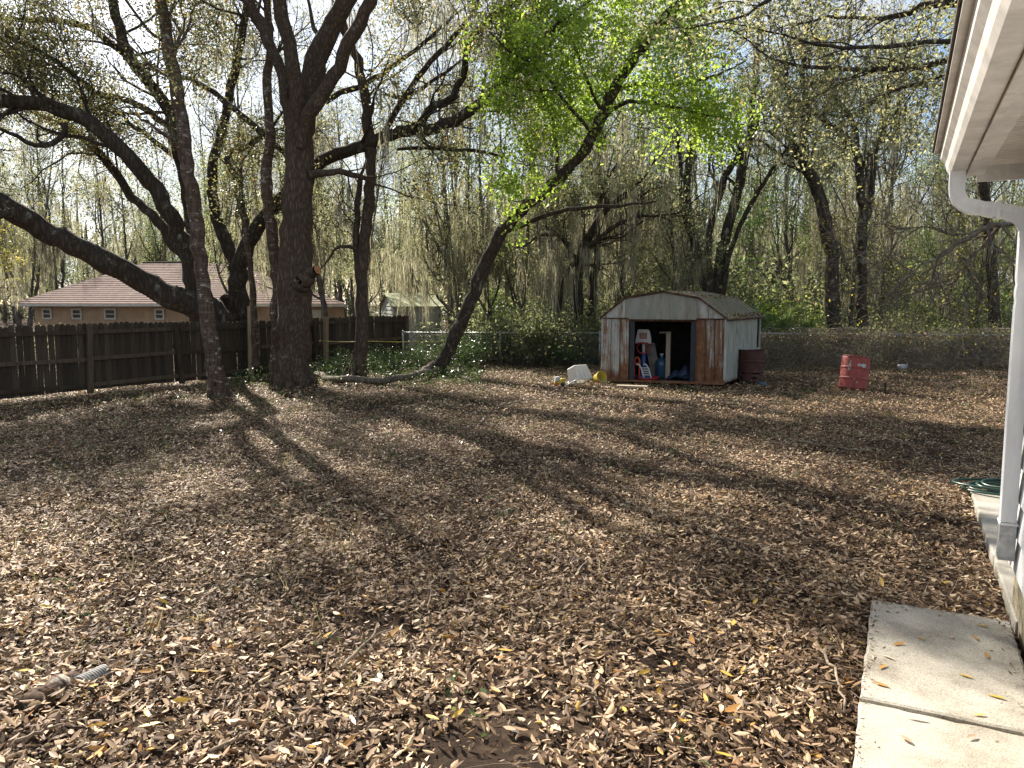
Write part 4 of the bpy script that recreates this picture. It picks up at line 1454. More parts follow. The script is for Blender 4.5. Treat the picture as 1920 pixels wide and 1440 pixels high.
tr.limb(px_limb([(372, 540, 20), (366, 470, 13), (356, 390, 12), (340, 300, 11.5), (318, 215, 11), (282, 160, 10.5), (248, 118, 10), (232, 80, 9.5), (214, 10, 9), (200, -80, 8), (190, -240, 4)], Y, .5, .8), 10, 14, .4)
tr.limb(px_limb([(250, 120, 7), (220, 90, 6.5), (183, 62, 6), (140, 46, 5.5), (92, 38, 5), (40, 38, 4.5), (-30, 30, 4), (-120, 20, 3)], Y, .8, -.5), 8, 10, .2)
tr.limb(px_limb([(328, 248, 6), (300, 226, 6), (267, 200, 6), (230, 184, 5.5), (187, 177, 5), (150, 150, 4.5), (90, 105, 4), (20, 70, 3)], Y, .6, -.8), 8, 10, .2)
tr.limb(px_limb([(338, 300, 5), (312, 282, 5), (283, 258, 4.5), (250, 238, 4), (232, 218, 3.5), (205, 208, 2.5)], Y, .6, .2), 7, 6, .3)
tr.limb(px_limb([(232, 110, 3), (293, 130, 4), (360, 150, 4.5), (400, 173, 5), (433, 200, 5.5), (483, 242, 6), (528, 282, 5.5)], Y, .5, -.4), 7, 10, .1)
tr.limb(px_limb([(120, 232, 7), (118, 252, 6), (88, 272, 5), (60, 270, 4.5), (35, 258, 4), (0, 240, 3), (-30, 220, 2)], Y, -1.8, -2.2), 7, 0)
tr.limb(px_limb([(88, 272, 4), (72, 262, 2.5), (70, 235, 1.5)], Y, -1.9, -2.0), 5, 0)
tr.limb(px_limb([(26, 398, 9), (0, 404, 8), (-50, 420, 7)], Y, -2.8, -3.0), 7, 0)
tr.branch((1.2, 2.8), 5, 5, 58, .38, moss=60, trop=.02, clump=-.1, r1=.3)
finish(tr, 'leaning_oak', 'big dark oak behind the wooden fence with a long limb slanting left across the house', np.array([*at(400, 590, 17.6)[:2], 0]), M['bark_dark'], M['leaf_oak'], (.045, .080), mosslen=(.3, 1.2))

# T3b second oak trunk with the long limb reaching right
tr = Tree(); Y = 18.3
tr.limb(px_limb([(452, 660, 24), (447, 590, 20), (445, 540, 18), (447, 505, 18), (456, 482, 15), (474, 440, 13.5), (492, 412, 13), (515, 385, 13), (545, 358, 12.5), (575, 330, 12.5), (607, 300, 12), (650, 282, 11.5), (693, 270, 11), (735, 250, 11), (780, 242, 11), (815, 241, 10), (863, 220, 9.5), (908, 188, 9), (945, 150, 8), (973, 122, 7), (1005, 85, 5), (1050, 40, 4)], Y, 0, -2.6), 14, 18, .5)
tr.limb(px_limb([(447, 500, 15), (435, 478, 12), (420, 448, 11), (408, 416, 10), (400, 370, 9.5), (398, 310, 9), (412, 262, 8.5), (428, 190, 8), (446, 110, 7), (460, 30, 6), (470, -70, 4)], Y, .1, .6), 10, 12, .5)
tr.limb(px_limb([(456, 482, 9), (462, 430, 7), (452, 380, 6.5), (436, 320, 6), (424, 290, 5.5), (448, 282, 5), (490, 256, 5), (512, 228, 4)], Y, .3, .4), 8, 5, .5)
tr.limb(px_limb([(782, 242, 8), (793, 226, 7.5), (812, 200, 7), (842, 186, 7), (860, 160, 6.5), (869, 135, 6.5), (880, 80, 6), (910, 42, 5.5), (948, 14, 5), (985, -10, 4.5), (1050, -70, 3)], Y, -1.4, -2.4), 9, 10, .4)
tr.limb(px_limb([(718, 252, 6), (735, 222, 5.5), (757, 187, 5.5), (787, 140, 5), (833, 87, 5), (872, 42, 4.5), (898, -2, 4), (930, -80, 3)], Y, -1.2, -.4), 8, 12, .3)
tr.limb(px_limb([(610, 192, 5), (640, 172, 5.5), (668, 165, 5.5), (700, 150, 5), (733, 126, 4.5), (770, 100, 4), (800, 76, 3.5), (850, 30, 2.5)], Y, -.8, .2), 8, 10, .2)
tr.limb(px_limb([(722, 176, 3), (760, 184, 4), (800, 160, 3.5), (846, 126, 3)], Y, -.5, .0), 7, 6, .2)
tr.limb(px_limb([(745, 280, 3), (800, 278, 3.5), (850, 282, 3.5), (905, 283, 3), (945, 297, 2)], Y, -.6, -1.0), 6, 4, .2)
tr.branch((1.1, 2.4), 4, 5, 38, .34, moss=60, trop=.02, clump=.5, r1=.3)
t = finish(tr, 'leaning_oak', 'forked dark oak with a burl, behind the fence, one long limb reaching right', np.array([*at(447, 590, 18.3)[:2], 0]), M['bark_dark'], M['leaf_oak'], (.055, .095), mosslen=(.4, 1.5))
bp = at(425, 566, 17.95)
ringp = [bp + np.array([.12 * math.cos(a), -.02, .14 * math.sin(a)]) for a in np.linspace(0, 2 * math.pi, 15)]
MB().tube(ringp, .055, 8, False).build('burl', M['bark_dark'], t)
MB().lathe(bp + [0, .06, 0], [(.002, 0), (.12, .01)], 14, (0, -1, 0)).build('hollow', M['dark_brown'], t)

# T5, T6 thin trunks beside the thick one
tr = Tree(); Y = 16.0
tr.limb(px_limb([(519, 705, 14), (520, 640, 12), (521, 560, 11.5), (515, 480, 11), (507, 410, 10.5), (501, 330, 10), (507, 250, 9), (501, 180, 8), (505, 90, 7), (500, -20, 6), (490, -160, 3)], Y, 0, .6), 12, 10, .5)
tr.branch((.8, 1.8), 4, 4, 10, .22)
finish(tr, 'slim_tree', 'slim grey trunk close behind the left side of the thick brown trunk', np.array([*at(519, 705, Y)[:2], 0]), M['bark_pale'], M['leaf_oak'], (.05, .085))
tr = Tree(); Y = 16.4
tr.limb(px_limb([(481, 690, 8), (478, 640, 6.5), (476, 580, 6), (471, 520, 5.5), (463, 455, 5), (455, 390, 4), (450, 320, 3)], Y, 0, .3), 10, 5, .6)
tr.branch((.5, 1.0), 4, 4, 16, .2)
finish(tr, 'sapling', 'thin whitish sapling at the fence beside the left pale timber post', np.array([*at(481, 690, Y)[:2], 0]), M['bark_pale'], M['leaf_oak'], (.05, .08))

# T4 the trunk right of the thick one
tr = Tree(); Y = gp(672, 710)[1]
tr.limb(px_limb([(671, 716, 17), (672, 690, 13), (677, 620, 11.5), (677, 550, 11), (682, 470, 10.5), (688, 410, 10.5), (695, 340, 10), (696, 285, 10), (691, 225, 9.5), (682, 165, 9), (668, 110, 8.5), (652, 70, 8), (640, 30, 7.5), (628, -40, 7), (615, -160, 4)], Y, 0, .7), 12, 12, .5)
tr.limb(px_limb([(678, 540, 9), (670, 490, 7), (667, 440, 6), (671, 380, 5.5), (676, 330, 5)], Y, .1, .5), 8, 4, .5)
tr.limb(px_limb([(668, 470, 4), (660, 463, 3.8), (637, 462, 3.2), (616, 484, 2.2), (600, 505, 1.2)], Y, .2, -.2), 6, 0)
for q in flare(None, Y, 671, 712, 14): tr.limb(q, 7, n=6)
tr.branch((.9, 2.0), 4, 4, 17, .26, moss=12, clump=.3, r1=.28)
finish(tr, 'slim_tree', 'medium trunk with flaking bark standing right of the thick brown trunk', gp(672, 710), M['bark_brown'], M['leaf_oak'], (.05, .085))

# T7 leaning tree with the bright green crown
tr = Tree(); Y = gp(822, 700)[1]
tr.limb(px_limb([(818, 708, 18), (826, 685, 14), (849, 640, 12.5), (880, 568, 12), (912, 492, 12), (942, 434, 11.5), (985, 386, 11), (1040, 340, 10.5), (1090, 288, 10), (1125, 226, 10.5), (1150, 168, 10), (1190, 110, 9.5), (1230, 55, 9), (1275, 0, 8), (1310, -60, 7), (1370, -160, 4)], Y, 0, -2.4), 14, 0)
L7 = [([(942, 435, 5), (985, 420, 4.5), (1035, 400, 4), (1100, 387, 3.5), (1165, 385, 2.8), (1228, 378, 2)], -.8, -1.6),
      ([(1142, 208, 4.5), (1172, 192, 4), (1223, 192, 3.5), (1280, 205, 3), (1330, 215, 2), (1370, 225, 1.5)], -1.5, -2.4),
      ([(1158, 168, 4), (1193, 157, 3.5), (1260, 160, 3.2), (1327, 147, 2.6), (1367, 130, 2.2), (1400, 112, 1.4)], -1.6, -.6),
      ([(1172, 132, 5), (1186, 95, 4.5), (1210, 62, 4), (1240, 35, 4), (1262, 10, 3.5)], -1.7, -1.6),
      ([(1044, 330, 3), (1043, 283, 2.6), (1033, 217, 2.4), (1010, 160, 2.2), (990, 90, 2), (985, 20, 1.5)], -1.2, -1.9),
      ([(1110, 250, 3.5), (1060, 190, 3), (1010, 130, 2.6), (960, 100, 2), (920, 60, 1.4)], -1.5, -2.8),
      ([(1130, 215, 3), (1100, 150, 3), (1075, 80, 2.6), (1050, 20, 2), (1030, -50, 1.5)], -1.5, -1.2),
      ([(1255, 30, 4), (1290, 38, 3), (1330, 22, 2.4), (1360, 12, 1.8)], -2.0, -1.8),
      ([(1240, 40, 4), (1262, 40, 3), (1285, 62, 2.2), (1300, 90, 1.6)], -2.1, -2.6),
      ([(1070, 310, 3), (1050, 350, 2), (1005, 372, 1.4), (960, 378, 1)], -1.2, -2.2)]
for rows, a, b in L7: tr.limb(px_limb(rows, Y, a, b), 7, 0)
# sprays of bright leaves held around the fine branches (px, py, px radius, count, depth offset)
blobs = [(960, 60, 60, 14, -2.4), (1010, 30, 60, 14, -1.6), (1070, 40, 70, 16, -1.3), (1130, 60, 70, 16, -1.8), (1190, 30, 60, 12, -1.0), (1250, 70, 60, 11, -2.2), (1310, 20, 50, 8, -1.8),
         (990, 120, 70, 16, -2.2), (1060, 130, 70, 16, -1.4), (1120, 130, 60, 12, -2.0), (1000, 190, 60, 12, -1.9), (940, 185, 40, 8, -2.6), (1060, 200, 60, 12, -1.4), (1110, 200, 50, 8, -.9), (1020, 250, 50, 8, -1.7), (1085, 260, 40, 6, -1.0),
         (1230, 130, 60, 10, -1.6), (1290, 110, 50, 7, -2.4), (1200, 190, 60, 9, -1.6), (1270, 195, 60, 12, -2.0), (1330, 205, 60, 14, -2.4), (1375, 215, 40, 7, -2.4), (1300, 235, 50, 7, -2.1), (1340, 270, 35, 3, -2.3),
         (960, 330, 45, 5, -2.0), (1000, 372, 40, 4, -2.2), (930, 300, 40, 4, -2.4), (965, 395, 30, 2, -2.0), (1350, 90, 40, 4, -1.0), (1150, -60, 120, 20, -1.5), (1000, -60, 120, 20, -2.0), (1290, -70, 110, 16, -1.6)]
st = []
for (px, py, rp_, cnt, dy) in blobs:
    c = at(px, py, Y + dy); rr = rp_ * (Y + dy) / FPX
    st.append(c + rng.normal(size=(cnt, 3)) * rr * np.array([.48, .6, .42]))
st = np.concatenate(st)
d = unit(rng.normal(size=st.shape) * np.array([1, 1, .5]))
P, Rr = grow(st - d * .35, d, rng.uniform(.5, .9, len(st)), np.full(len(st), .006), 5, .3, (0, 0, -.05))
tr.fine.append(tubes(P, Rr, 3))
m_ = 76
tt = rng.uniform(.15, 1.0, (len(P), m_)) * 5; ii = np.minimum(tt.astype(int), 4); ff = (tt - ii)[..., None]; bb = np.arange(len(P))[:, None]
tr.leaf.append((P[bb, ii] * (1 - ff) + P[bb, ii + 1] * ff + rng.normal(size=(len(P), m_, 3)) * .13).reshape(-1, 3))
finish(tr, 'leaning_tree', 'dark trunk leaning right with bright lime green crown, left of the metal shed', gp(822, 700), M['bark_dark'], M['leaf_lime'], (.055, .115), .62, up=.6)

# T8 tree behind the white house: limbs come in from the right
tr = Tree(); Y = 13.0
bx = np.array([10.6, 12.2, 0])
tr.limb([[*bx, .30], [*(bx + [.1, 0, 2.2]), .24], [*(bx + [0, 0, 4.2]), .2], [*(bx + [-.3, .2, 6.4]), .16], [*(bx + [-.4, .3, 9]), .08]], 14, 8, .5)
j = bx + np.array([0, 0, 4.0])
def inlimb(start, rows, dy0, dy1, kids, t0=.35):
    q = px_limb(rows, Y, dy0, dy1)
    tr.limb([[*start, q[0][3] * 1.3]] + q, 8, kids, t0)
inlimb(bx + [0, 0, 4.4], [(1900, 72, 8), (1817, 103, 6), (1750, 122, 5.5), (1700, 128, 5), (1647, 130, 4.5), (1580, 127, 4), (1513, 126, 3.5), (1450, 110, 2.4)], -.4, -1.2, 16)
inlimb(bx + [0, 0, 5.0], [(1900, 30, 14), (1833, 14, 11), (1800, 4, 9), (1733, 12, 7), (1690, 28, 5), (1633, 35, 3.5), (1560, 30, 3), (1500, 45, 2)], -.2, .6, 16)
inlimb(bx + [-.1, 0, 3.4], [(1860, 100, 5), (1800, 128, 4.5), (1745, 150, 4), (1690, 165, 4), (1650, 182, 3.5), (1600, 215, 2.5)], .0, .8, 10)
inlimb(bx + [-.1, 0, 5.6], [(1840, -60, 8), (1720, -90, 6), (1600, -70, 5), (1500, -30, 4), (1420, 10, 3)], -1.0, -2.4, 16)
inlimb(bx + [-.1, 0, 4.6], [(1850, 75, 5), (1790, 75, 4.5), (1700, 85, 4), (1620, 88, 3.5), (1530, 85, 3)], -1.5, -2.0, 10)
tr.branch((.8, 1.9), 5, 5, 16, .24, leafless=.2, trop=-.03)
finish(tr, 'overhanging_oak', 'oak rising behind the white house roof, its leafy limbs crossing the top right', bx, M['bark_dark'], M['leaf_olive'], (.05, .09))
# bare branches reaching in under the gutter
tr = Tree(); Y = 11.5; bx = np.array([9.6, 11.6, 0])
tr.limb([[*bx, .14], [*(bx + [.1, 0, 1.6]), .11], [*(bx + [-.2, 0, 3.2]), .07], [*(bx + [-.3, 0, 5.0]), .03]], 10, 5, .6)
for rows, a, b in (([(1975, 412, 7), (1900, 416, 5.5), (1849, 429, 5), (1804, 452, 4), (1765, 474, 3), (1752, 513, 2), (1735, 540, 1.4)], -.4, -1.4),
                   ([(1975, 418, 6), (1900, 420, 4.5), (1873, 427, 4), (1849, 453, 3.5), (1812, 490, 3), (1797, 523, 2.4), (1768, 536, 1.6), (1700, 552, 1)], -.4, .8),
                   ([(1804, 452, 3), (1770, 480, 2.2), (1725, 500, 1.8), (1680, 540, 1.2)], -1.0, -1.6),
                   ([(1849, 429, 3), (1790, 440, 2), (1740, 425, 1.5), (1690, 430, 1)], -.8, -.4)):
    tr.limb(px_limb(rows, Y, a, b), 6, 7, .25)
tr.branch((.5, 1.2), 5, 5, 3, .2, r1=.5, leafless=.35, trop=-.02)
finish(tr, 'bare_tree', 'nearly bare tree at the right edge, thin pale branches reaching in below the gutter', bx, M['bark_light'], M['leaf_yellow'], (.035, .06))

# right hand trees of the wood that can be told apart
tr = Tree(); Y = 22.5
for rows, a, b in (([(1342, 600, 15), (1344, 560, 13), (1353, 480, 10), (1377, 383, 9.5), (1390, 327, 9), (1403, 262, 8), (1412, 190, 6), (1420, 100, 4)], 0, .4),
                   ([(1350, 560, 9), (1367, 480, 5), (1393, 410, 4.5), (1433, 343, 4), (1470, 285, 3), (1500, 240, 2)], 0, -.6),
                   ([(1336, 560, 10), (1326, 480, 8), (1334, 417, 7.5), (1360, 333, 7), (1395, 275, 6), (1415, 225, 4)], 0, 1),
                   ([(1330, 570, 9), (1309, 480, 7.5), (1292, 400, 7.5), (1288, 350, 7.5), (1297, 250, 7), (1300, 170, 5), (1290, 60, 3)], 0, .5),
                   ([(1320, 540, 6), (1296, 450, 4), (1280, 400, 4), (1273, 267, 3.5), (1262, 200, 2.5)], 0, -.5)):
    tr.limb(px_limb(rows, Y, a, b), 8, 8, .5)
tr.branch((1, 2.2), 4, 5, 8, .3, moss=22, leafless=.35)
finish(tr, 'multi_stem_tree', 'clump of five spreading dark stems directly behind the metal shed roof', np.array([*at(1340, 580, Y)[:2], 0]), M['bark_dark'], M['leaf_forest'], (.07, .11))

tr = Tree(); Y = 20.8
tr.limb(px_limb([(1566, 640, 16), (1564, 600, 13), (1559, 530, 12.5), (1560, 485, 12.5), (1548, 425, 12), (1541, 383, 11), (1528, 345, 10.5), (1511, 317, 9), (1492, 280, 7), (1480, 250, 6), (1478, 180, 4), (1470, 90, 3)], Y, 0, .6), 12, 12, .55)
tr.limb(px_limb([(1522, 335, 8), (1512, 290, 7.5), (1507, 250, 7), (1510, 195, 6), (1505, 130, 4.5), (1515, 50, 3)], Y, .3, .4), 9, 10, .4)
tr.branch((1, 2.2), 5, 5, 14, .28, moss=26)
finish(tr, 'crooked_oak', 'crooked dark trunk with a kink midway, behind the vines between shed and red drum', np.array([*at(1566, 640, Y)[:2], 0]), M['bark_dark'], M['leaf_olive'], (.06, .10))

tr = Tree(); Y = 21.6
tr.limb(px_limb([(1618, 640, 12), (1616, 580, 10), (1615, 480, 9), (1619, 400, 8.5), (1617, 383, 8.5), (1608, 300, 8), (1597, 272, 7), (1560, 237, 6), (1530, 212, 4.5), (1500, 190, 3)], Y, 0, -.5), 10, 9, .55)
tr.limb(px_limb([(1618, 430, 8), (1626, 390, 7), (1634, 340, 7), (1640, 283, 6.5), (1652, 250, 6), (1665, 180, 4), (1672, 90, 3)], Y, .2, .6), 9, 9, .4)
tr.limb(px_limb([(1607, 290, 6), (1603, 250, 5.5), (1592, 215, 5), (1570, 193, 4), (1556, 150, 3)], Y, .1, .8), 8, 7, .4)
tr.branch((1, 2.2), 5, 5, 14, .28, moss=46)
finish(tr, 'forked_oak', 'dark forked trunk hung with moss standing behind the red drum', np.array([*at(1618, 640, Y)[:2], 0]), M['bark_dark'], M['leaf_olive'], (.06, .10))

tr = Tree(); Y = 21.0
tr.limb(px_limb([(1866, 640, 11), (1865, 600, 10), (1862, 540, 9.5), (1857, 470, 9), (1850, 400, 8.5), (1838, 300, 8), (1836, 200, 7), (1830, 80, 5), (1828, -60, 3)], Y, 0, .3), 10, 12, .45)
tr.branch((1, 2.0), 5, 5, 14, .28, moss=30)
finish(tr, 'straight_oak', 'straight dark trunk beyond the fence just left of the downspout', np.array([*at(1866, 640, Y)[:2], 0]), M['bark_dark'], M['leaf_olive'], (.06, .10))

tr = Tree(); Y = 21.8
for rows, a, b in (([(1090, 660, 12), (1086, 600, 10), (1083, 540, 9.5), (1090, 474, 9), (1117, 420, 7), (1150, 380, 5), (1200, 340, 3)], 0, -.8),
                   ([(1108, 660, 11), (1110, 590, 9), (1113, 520, 8.5), (1120, 450, 8), (1128, 380, 7), (1122, 300, 6), (1130, 200, 4)], .1, .6),
                   ([(1040, 640, 6), (1046, 590, 5), (1060, 520, 4.5), (1090, 476, 4.5), (1130, 440, 4.5), (1160, 420, 4), (1200, 405, 3)], -.4, -1),
                   ([(1088, 500, 5), (1064, 462, 4.5), (1050, 442, 4), (1020, 440, 3)], 0, -.4)):
    tr.limb(px_limb(rows, Y, a, b), 8, 9, .4)
tr.branch((1, 2.4), 5, 5, 14, .3, moss=95)
finish(tr, 'mossy_oak', 'twin dark trunks curtained in moss just left of the metal shed', np.array([*at(1098, 640, Y)[:2], 0]), M['bark_dark'], M['leaf_forest'], (.07, .11), mosslen=(.6, 2.0))


# generic trees of the wood, several kinds, each copied with its parts
def wood_tree(H, lean, limbs, leafm, leaves, moss, mosslen, stems=1, leafless=.1, low=.3, lsize=(.08, .13)):
    tr = Tree()
    for s in range(stems):
        a = rng.uniform(0, 6.28)
        off = np.array([math.cos(a), math.sin(a), 0])
        pts = []
        hh = H * rng.uniform(.85, 1.1)
        ph = rng.uniform(0, 6)
        for i in range(8):
            f = i / 7
            x = off * (lean * f * hh * (1 if stems == 1 else 1.3)) + np.array([.25 * math.sin(3 * f + ph), .25 * math.cos(2.4 * f + ph * 2), 0]) * f * 1.5
            pts.append([x[0], x[1], f * hh - .1, (.125 if stems == 1 else .085) * (1 - .85 * f) * (1.35 if i == 0 else 1) * H / 11])
        Q = tr.limb(pts, 9, 0)
        nl = max(3, limbs // stems)
        st, d, rr = sprout(Q[None, :, :3], Q[None, :, 3], nl, low, .96, (.45, 1.05), .25)
        P, Rr = grow(st, d, rng.uniform(1.8, 3.6, nl) * H / 11, rr * .6, 8, .16, (0, 0, .10))
        tr.wood.append(tubes(P, Rr, 6))
        for i in range(nl):
            tr.lP.append((np.c_[P[i], Rr[i]], 5, .25))
        tr.lP.append((Q[int(len(Q) * .6):], 5, .1))
    tr.branch((.8, 1.9), 4, 4, leaves, .34, moss=moss, leafless=leafless, r1=.6, clump=-.4, top=H * .42)
    meshes = [('trunk', mesh_np('trunk', *cat(tr.wood), True), M['bark_far']), ('branches', mesh_np('branches', *cat(tr.fine), True), M['bark_far'])]
    pos = np.concatenate(tr.leaf)
    V, F = leaf_quads(pos, rng.uniform(*lsize, len(pos)), .55, .3)
    meshes.append(('crown', mesh_np('crown', V, F), leafm))
    if moss:
        V, F = moss_strands(np.concatenate(tr.moss), 20, mosslen, (.010, .026))
        meshes.append(('moss', mesh_np('moss', V, F), M['moss']))
    for _, me, mm in meshes: me.materials.append(mm)
    return meshes


kinds = [wood_tree(11, .10, 10, M['leaf_forest'], 30, 30, (.5, 2.2), low=.12, lsize=(.045, .085)),
         wood_tree(12, .04, 9, M['leaf_olive'], 27, 32, (.6, 2.6), leafless=.3, low=.14, lsize=(.045, .085)),
         wood_tree(10, .16, 11, M['leaf_forest'], 28, 42, (.6, 2.8), 2, .2, low=.12, lsize=(.045, .085)),
         wood_tree(12.5, .07, 9, M['leaf_olive'], 31, 24, (.4, 1.8), leafless=.25, low=.2, lsize=(.045, .085)),
         wood_tree(9, .14, 10, M['leaf_forest'], 21, 32, (.5, 2.2), 3, .5, low=.12, lsize=(.045, .085)),
         wood_tree(8, .08, 11, M['leaf_green'], 16, 20, (.4, 1.6), 1, 0, .1, lsize=(.06, .11))]

GROUP_W = 'trees of the wood beyond the back fence'
LAB_W = 'slender moss hung tree in the back rows of the wood'
spots = []
fixed = [(-9.0, 24.5), (-5.2, 22.6), (-1.9, 24.4), (-1.5, 22.4), (.2, 23.2), (1.4, 21.9), (3.2, 23.6), (-7.2, 26), (-1.2, 26.6), (.9, 25.6), (2.3, 24.8), (-.6, 24.2), (-5.6, 27.5)]
for p in fixed: spots.append(p)
tries = 0
while len(spots) < 112 and tries < 6000:
    tries += 1
    y = 21.5 + 37 * random.random() ** 1.15
    x = random.uniform(-.70 * y - 3, .70 * y + 3)
    if x < -5.2 and y < 40 and x > -20.5 and not (y > 38.5): continue          # the house and its garden
    if x < -5 and y < 24: continue
    if y < 30 and -7 < x < -2.0: continue          # white shed
    pxx = 960 + FPX * x / y
    if 640 < pxx < 850 and y < 31: continue
    if 1290 < pxx < 1460 and y < 33: continue          # opening with sky behind the shed
    if min((x - a) ** 2 + (y - b) ** 2 for a, b in spots) < (1.5 if y < 32 else 2.6) ** 2: continue
    spots.append((x, y))
LAND = [(-400, 'left end of the orange house'), (560, 'thick straight brown trunk'), (690, 'trunk with flaking bark'), (765, 'pale vinyl shed'), (850, 'leaning lime green tree'), (1098, 'twin mossy oak'), (1240, 'ridge of the metal shed'),
        (1345, 'five stemmed clump'), (1562, 'crooked oak'), (1617, 'forked mossy oak'), (1862, 'straight oak'), (2060, 'house corner')]
WORDS = ['first', 'second', 'third', 'fourth', 'fifth', 'sixth', 'seventh', 'eighth', 'ninth']
front = sorted([(960 + FPX * x / y, i) for i, (x, y) in enumerate(spots) if y < 27.5])
front_label = {}
count = {}
for pxx, i in front:
    L_ = [n for p_, n in LAND if p_ <= pxx]
    nm = L_[-1] if L_ else 'far left edge'
    count[nm] = count.get(nm, 0) + 1
    if count[nm] <= 9: front_label[i] = 'slender wood tree, %s in front row right of the %s' % (WORDS[count[nm] - 1], nm)
for i, (x, y) in enumerate(spots):
    k = random.choice([0, 1, 2, 3, 4, 0, 1, 2, 5])
    if i < len(fixed): k = [0, 2, 1, 2, 0, 2, 1][i % 7]
    t = thing('wood_tree', front_label.get(i, LAB_W), 'tree', (x, y, float(gz(x, y))), GROUP_W)
    t.rotation_euler = (0, 0, random.uniform(0, 6.28))
    sc = random.uniform(.85, 1.2) * (.70 if y < 25 else .85 if y < 28 else 1)
    t.scale = (sc, sc, sc * random.uniform(.95, 1.15))
    for nm, me, mm in kinds[k]:
        o = bpy.data.objects.new(nm, me); C.objects.link(o); o.parent = t
        if nm not in ('trunk',): o['kind'] = 'stuff'

# trees along the left beyond the house (yellow green leaves near the left edge)
lk = wood_tree(7.5, .1, 10, M['leaf_yellow'], 14, 20, (.4, 1.2), 1, .1, .15, (.07, .11))
for (x, y, lab) in ((-15.5, 22.0, 'yellow green tree at the left edge standing before the orange house'), (-19.0, 27.0, 'yellow green tree at the far left corner of the orange house')):
    t = thing('young_tree', lab, 'tree', (x, y, 0))
    for nm, me, mm in lk:
        o = bpy.data.objects.new(nm, me); C.objects.link(o); o.parent = t
        if nm not in ('trunk',): o['kind'] = 'stuff'
    t.rotation_euler = (0, 0, x)
    t.scale = (.8, .8, .72)
WORDS8 = iter(WORDS)
for (x, y, k, s) in sorted(((-20, 44, 0, 1), (-15, 42, 3, 1.1), (-11.5, 41.5, 1, 1), (-25, 40, 2, 1.1), (-24, 33, 4, 1), (-8, 40, 0, 1.05), (-18, 48, 5, 1.2), (-28, 46, 3, 1)), key=lambda q: q[0] / q[1]):
    t = thing('wood_tree', 'tall tree rising behind the brown hip roof, %s from the left' % next(WORDS8), 'tree', (x, y, 0), 'trees behind the orange house')
    t.rotation_euler = (0, 0, x * 3); t.scale = (s, s, s)
    for nm, me, mm in kinds[k]:
        o = bpy.data.objects.new(nm, me); C.objects.link(o); o.parent = t
        if nm not in ('trunk',): o['kind'] = 'stuff'


# far wood that reads as one mass
def far_wood():
    n = 190000
    x = rng.uniform(-70, 70, n); y = rng.uniform(58, 78, n)
    z = 17.0 * rng.beta(.9, 2.0, n)
    clump = np.sin(x * .7 + np.sin(y)) + np.sin(x * 1.9 + z * .8) + np.sin(z * 1.3 + x * .33)
    keep = clump > -2.6 + z * .27
    pos = np.stack([x, y, z], -1)[keep]
    V, F = leaf_quads(pos, rng.uniform(.12, .34, len(pos)), .6, .3)
    o = link('distant_wood', mesh_np('distant_wood', V, F), M['leaf_far'])
    tag(o, 'far mass of wood closing the view behind the nearer trees', 'wood', kind='stuff')
    m = 260
    st = np.stack([rng.uniform(-66, 66, m), rng.uniform(57, 74, m), np.zeros(m)], -1)
    P, Rr = grow(st, np.tile([0, 0, 1.], (m, 1)), rng.uniform(7, 13, m), rng.uniform(.08, .2, m), 8, .10, (0, 0, .1))
    o = link('distant_trunks', mesh_np('distant_trunks', *tubes(P, Rr, 5), True), M['bark_far'])
    tag(o, 'far thin trunks of the wood seen between the nearer trees', 'wood', kind='stuff')


far_wood()


# ---------------------------------------------------------------- shrubs, palmettos, vines
def shrub(hh, rad, nst, leafm, nleaf, lsize, moss=0):
    st = np.c_[rng.normal(0, rad * .25, (nst, 2)), np.zeros(nst)]
    d = rng.normal(size=(nst, 3)) * np.array([.55, .55, .1]); d[:, 2] += 1
    P, Rr = grow(st, d, rng.uniform(.6, 1.1, nst) * hh, np.full(nst, .010), 6, .2, (0, 0, .05))
    st2, d2, r2 = sprout(P, Rr, 5, .25, 1, (.4, 1.2), .05)
    P2, R2 = grow(st2, d2, rng.uniform(.2, .5, len(st2)) * hh, r2 * .5, 3, .3)
    V, F = cat([tubes(P, Rr, 4), tubes(P2, R2, 3)])
    m = len(P2)
    t = rng.uniform(0, 3, (m, nleaf)); i = np.minimum(t.astype(int), 2); f = (t - i)[..., None]; b = np.arange(m)[:, None]
    pos = (P2[b, i] * (1 - f) + P2[b, i + 1] * f + rng.normal(size=(m, nleaf, 3)) * .09).reshape(-1, 3)
    VL, FL_ = leaf_quads(pos, rng.uniform(*lsize, len(pos)), .5, .8)
    a, c = mesh_np('stems', V, F), mesh_np('foliage', VL, FL_)
    a.materials.append(M['bark_far']); c.materials.append(leafm)
    return [('stems', a), ('foliage', c)]


shr = {'gloss': shrub(1.1, .7, 16, M['leaf_gloss'], 14, (.05, .09)),
       'green': shrub(1.4, .8, 16, M['leaf_green'], 14, (.06, .10)),
       'olive': shrub(1.3, .9, 20, M['leaf_olive'], 10, (.05, .09)),
       'forest': shrub(2.0, 1.0, 20, M['leaf_forest'], 14, (.07, .12)),
       'lime': shrub(1.7, .7, 14, M['leaf_lime'], 12, (.06, .11))}


def put_shrub(kind, x, y, s, name, label, group):
    t = thing(name, label, 'shrub', (x, y, float(gz(x, y))), group)
    t.rotation_euler = (0, 0, random.uniform(0, 6.28))
    t.scale = (s, s, s * random.uniform(.8, 1.15))
    for nm, me in shr[kind]:
        o = bpy.data.objects.new(nm, me); C.objects.link(o); o.parent = t
        if nm not in ('trunk',): o['kind'] = 'stuff'


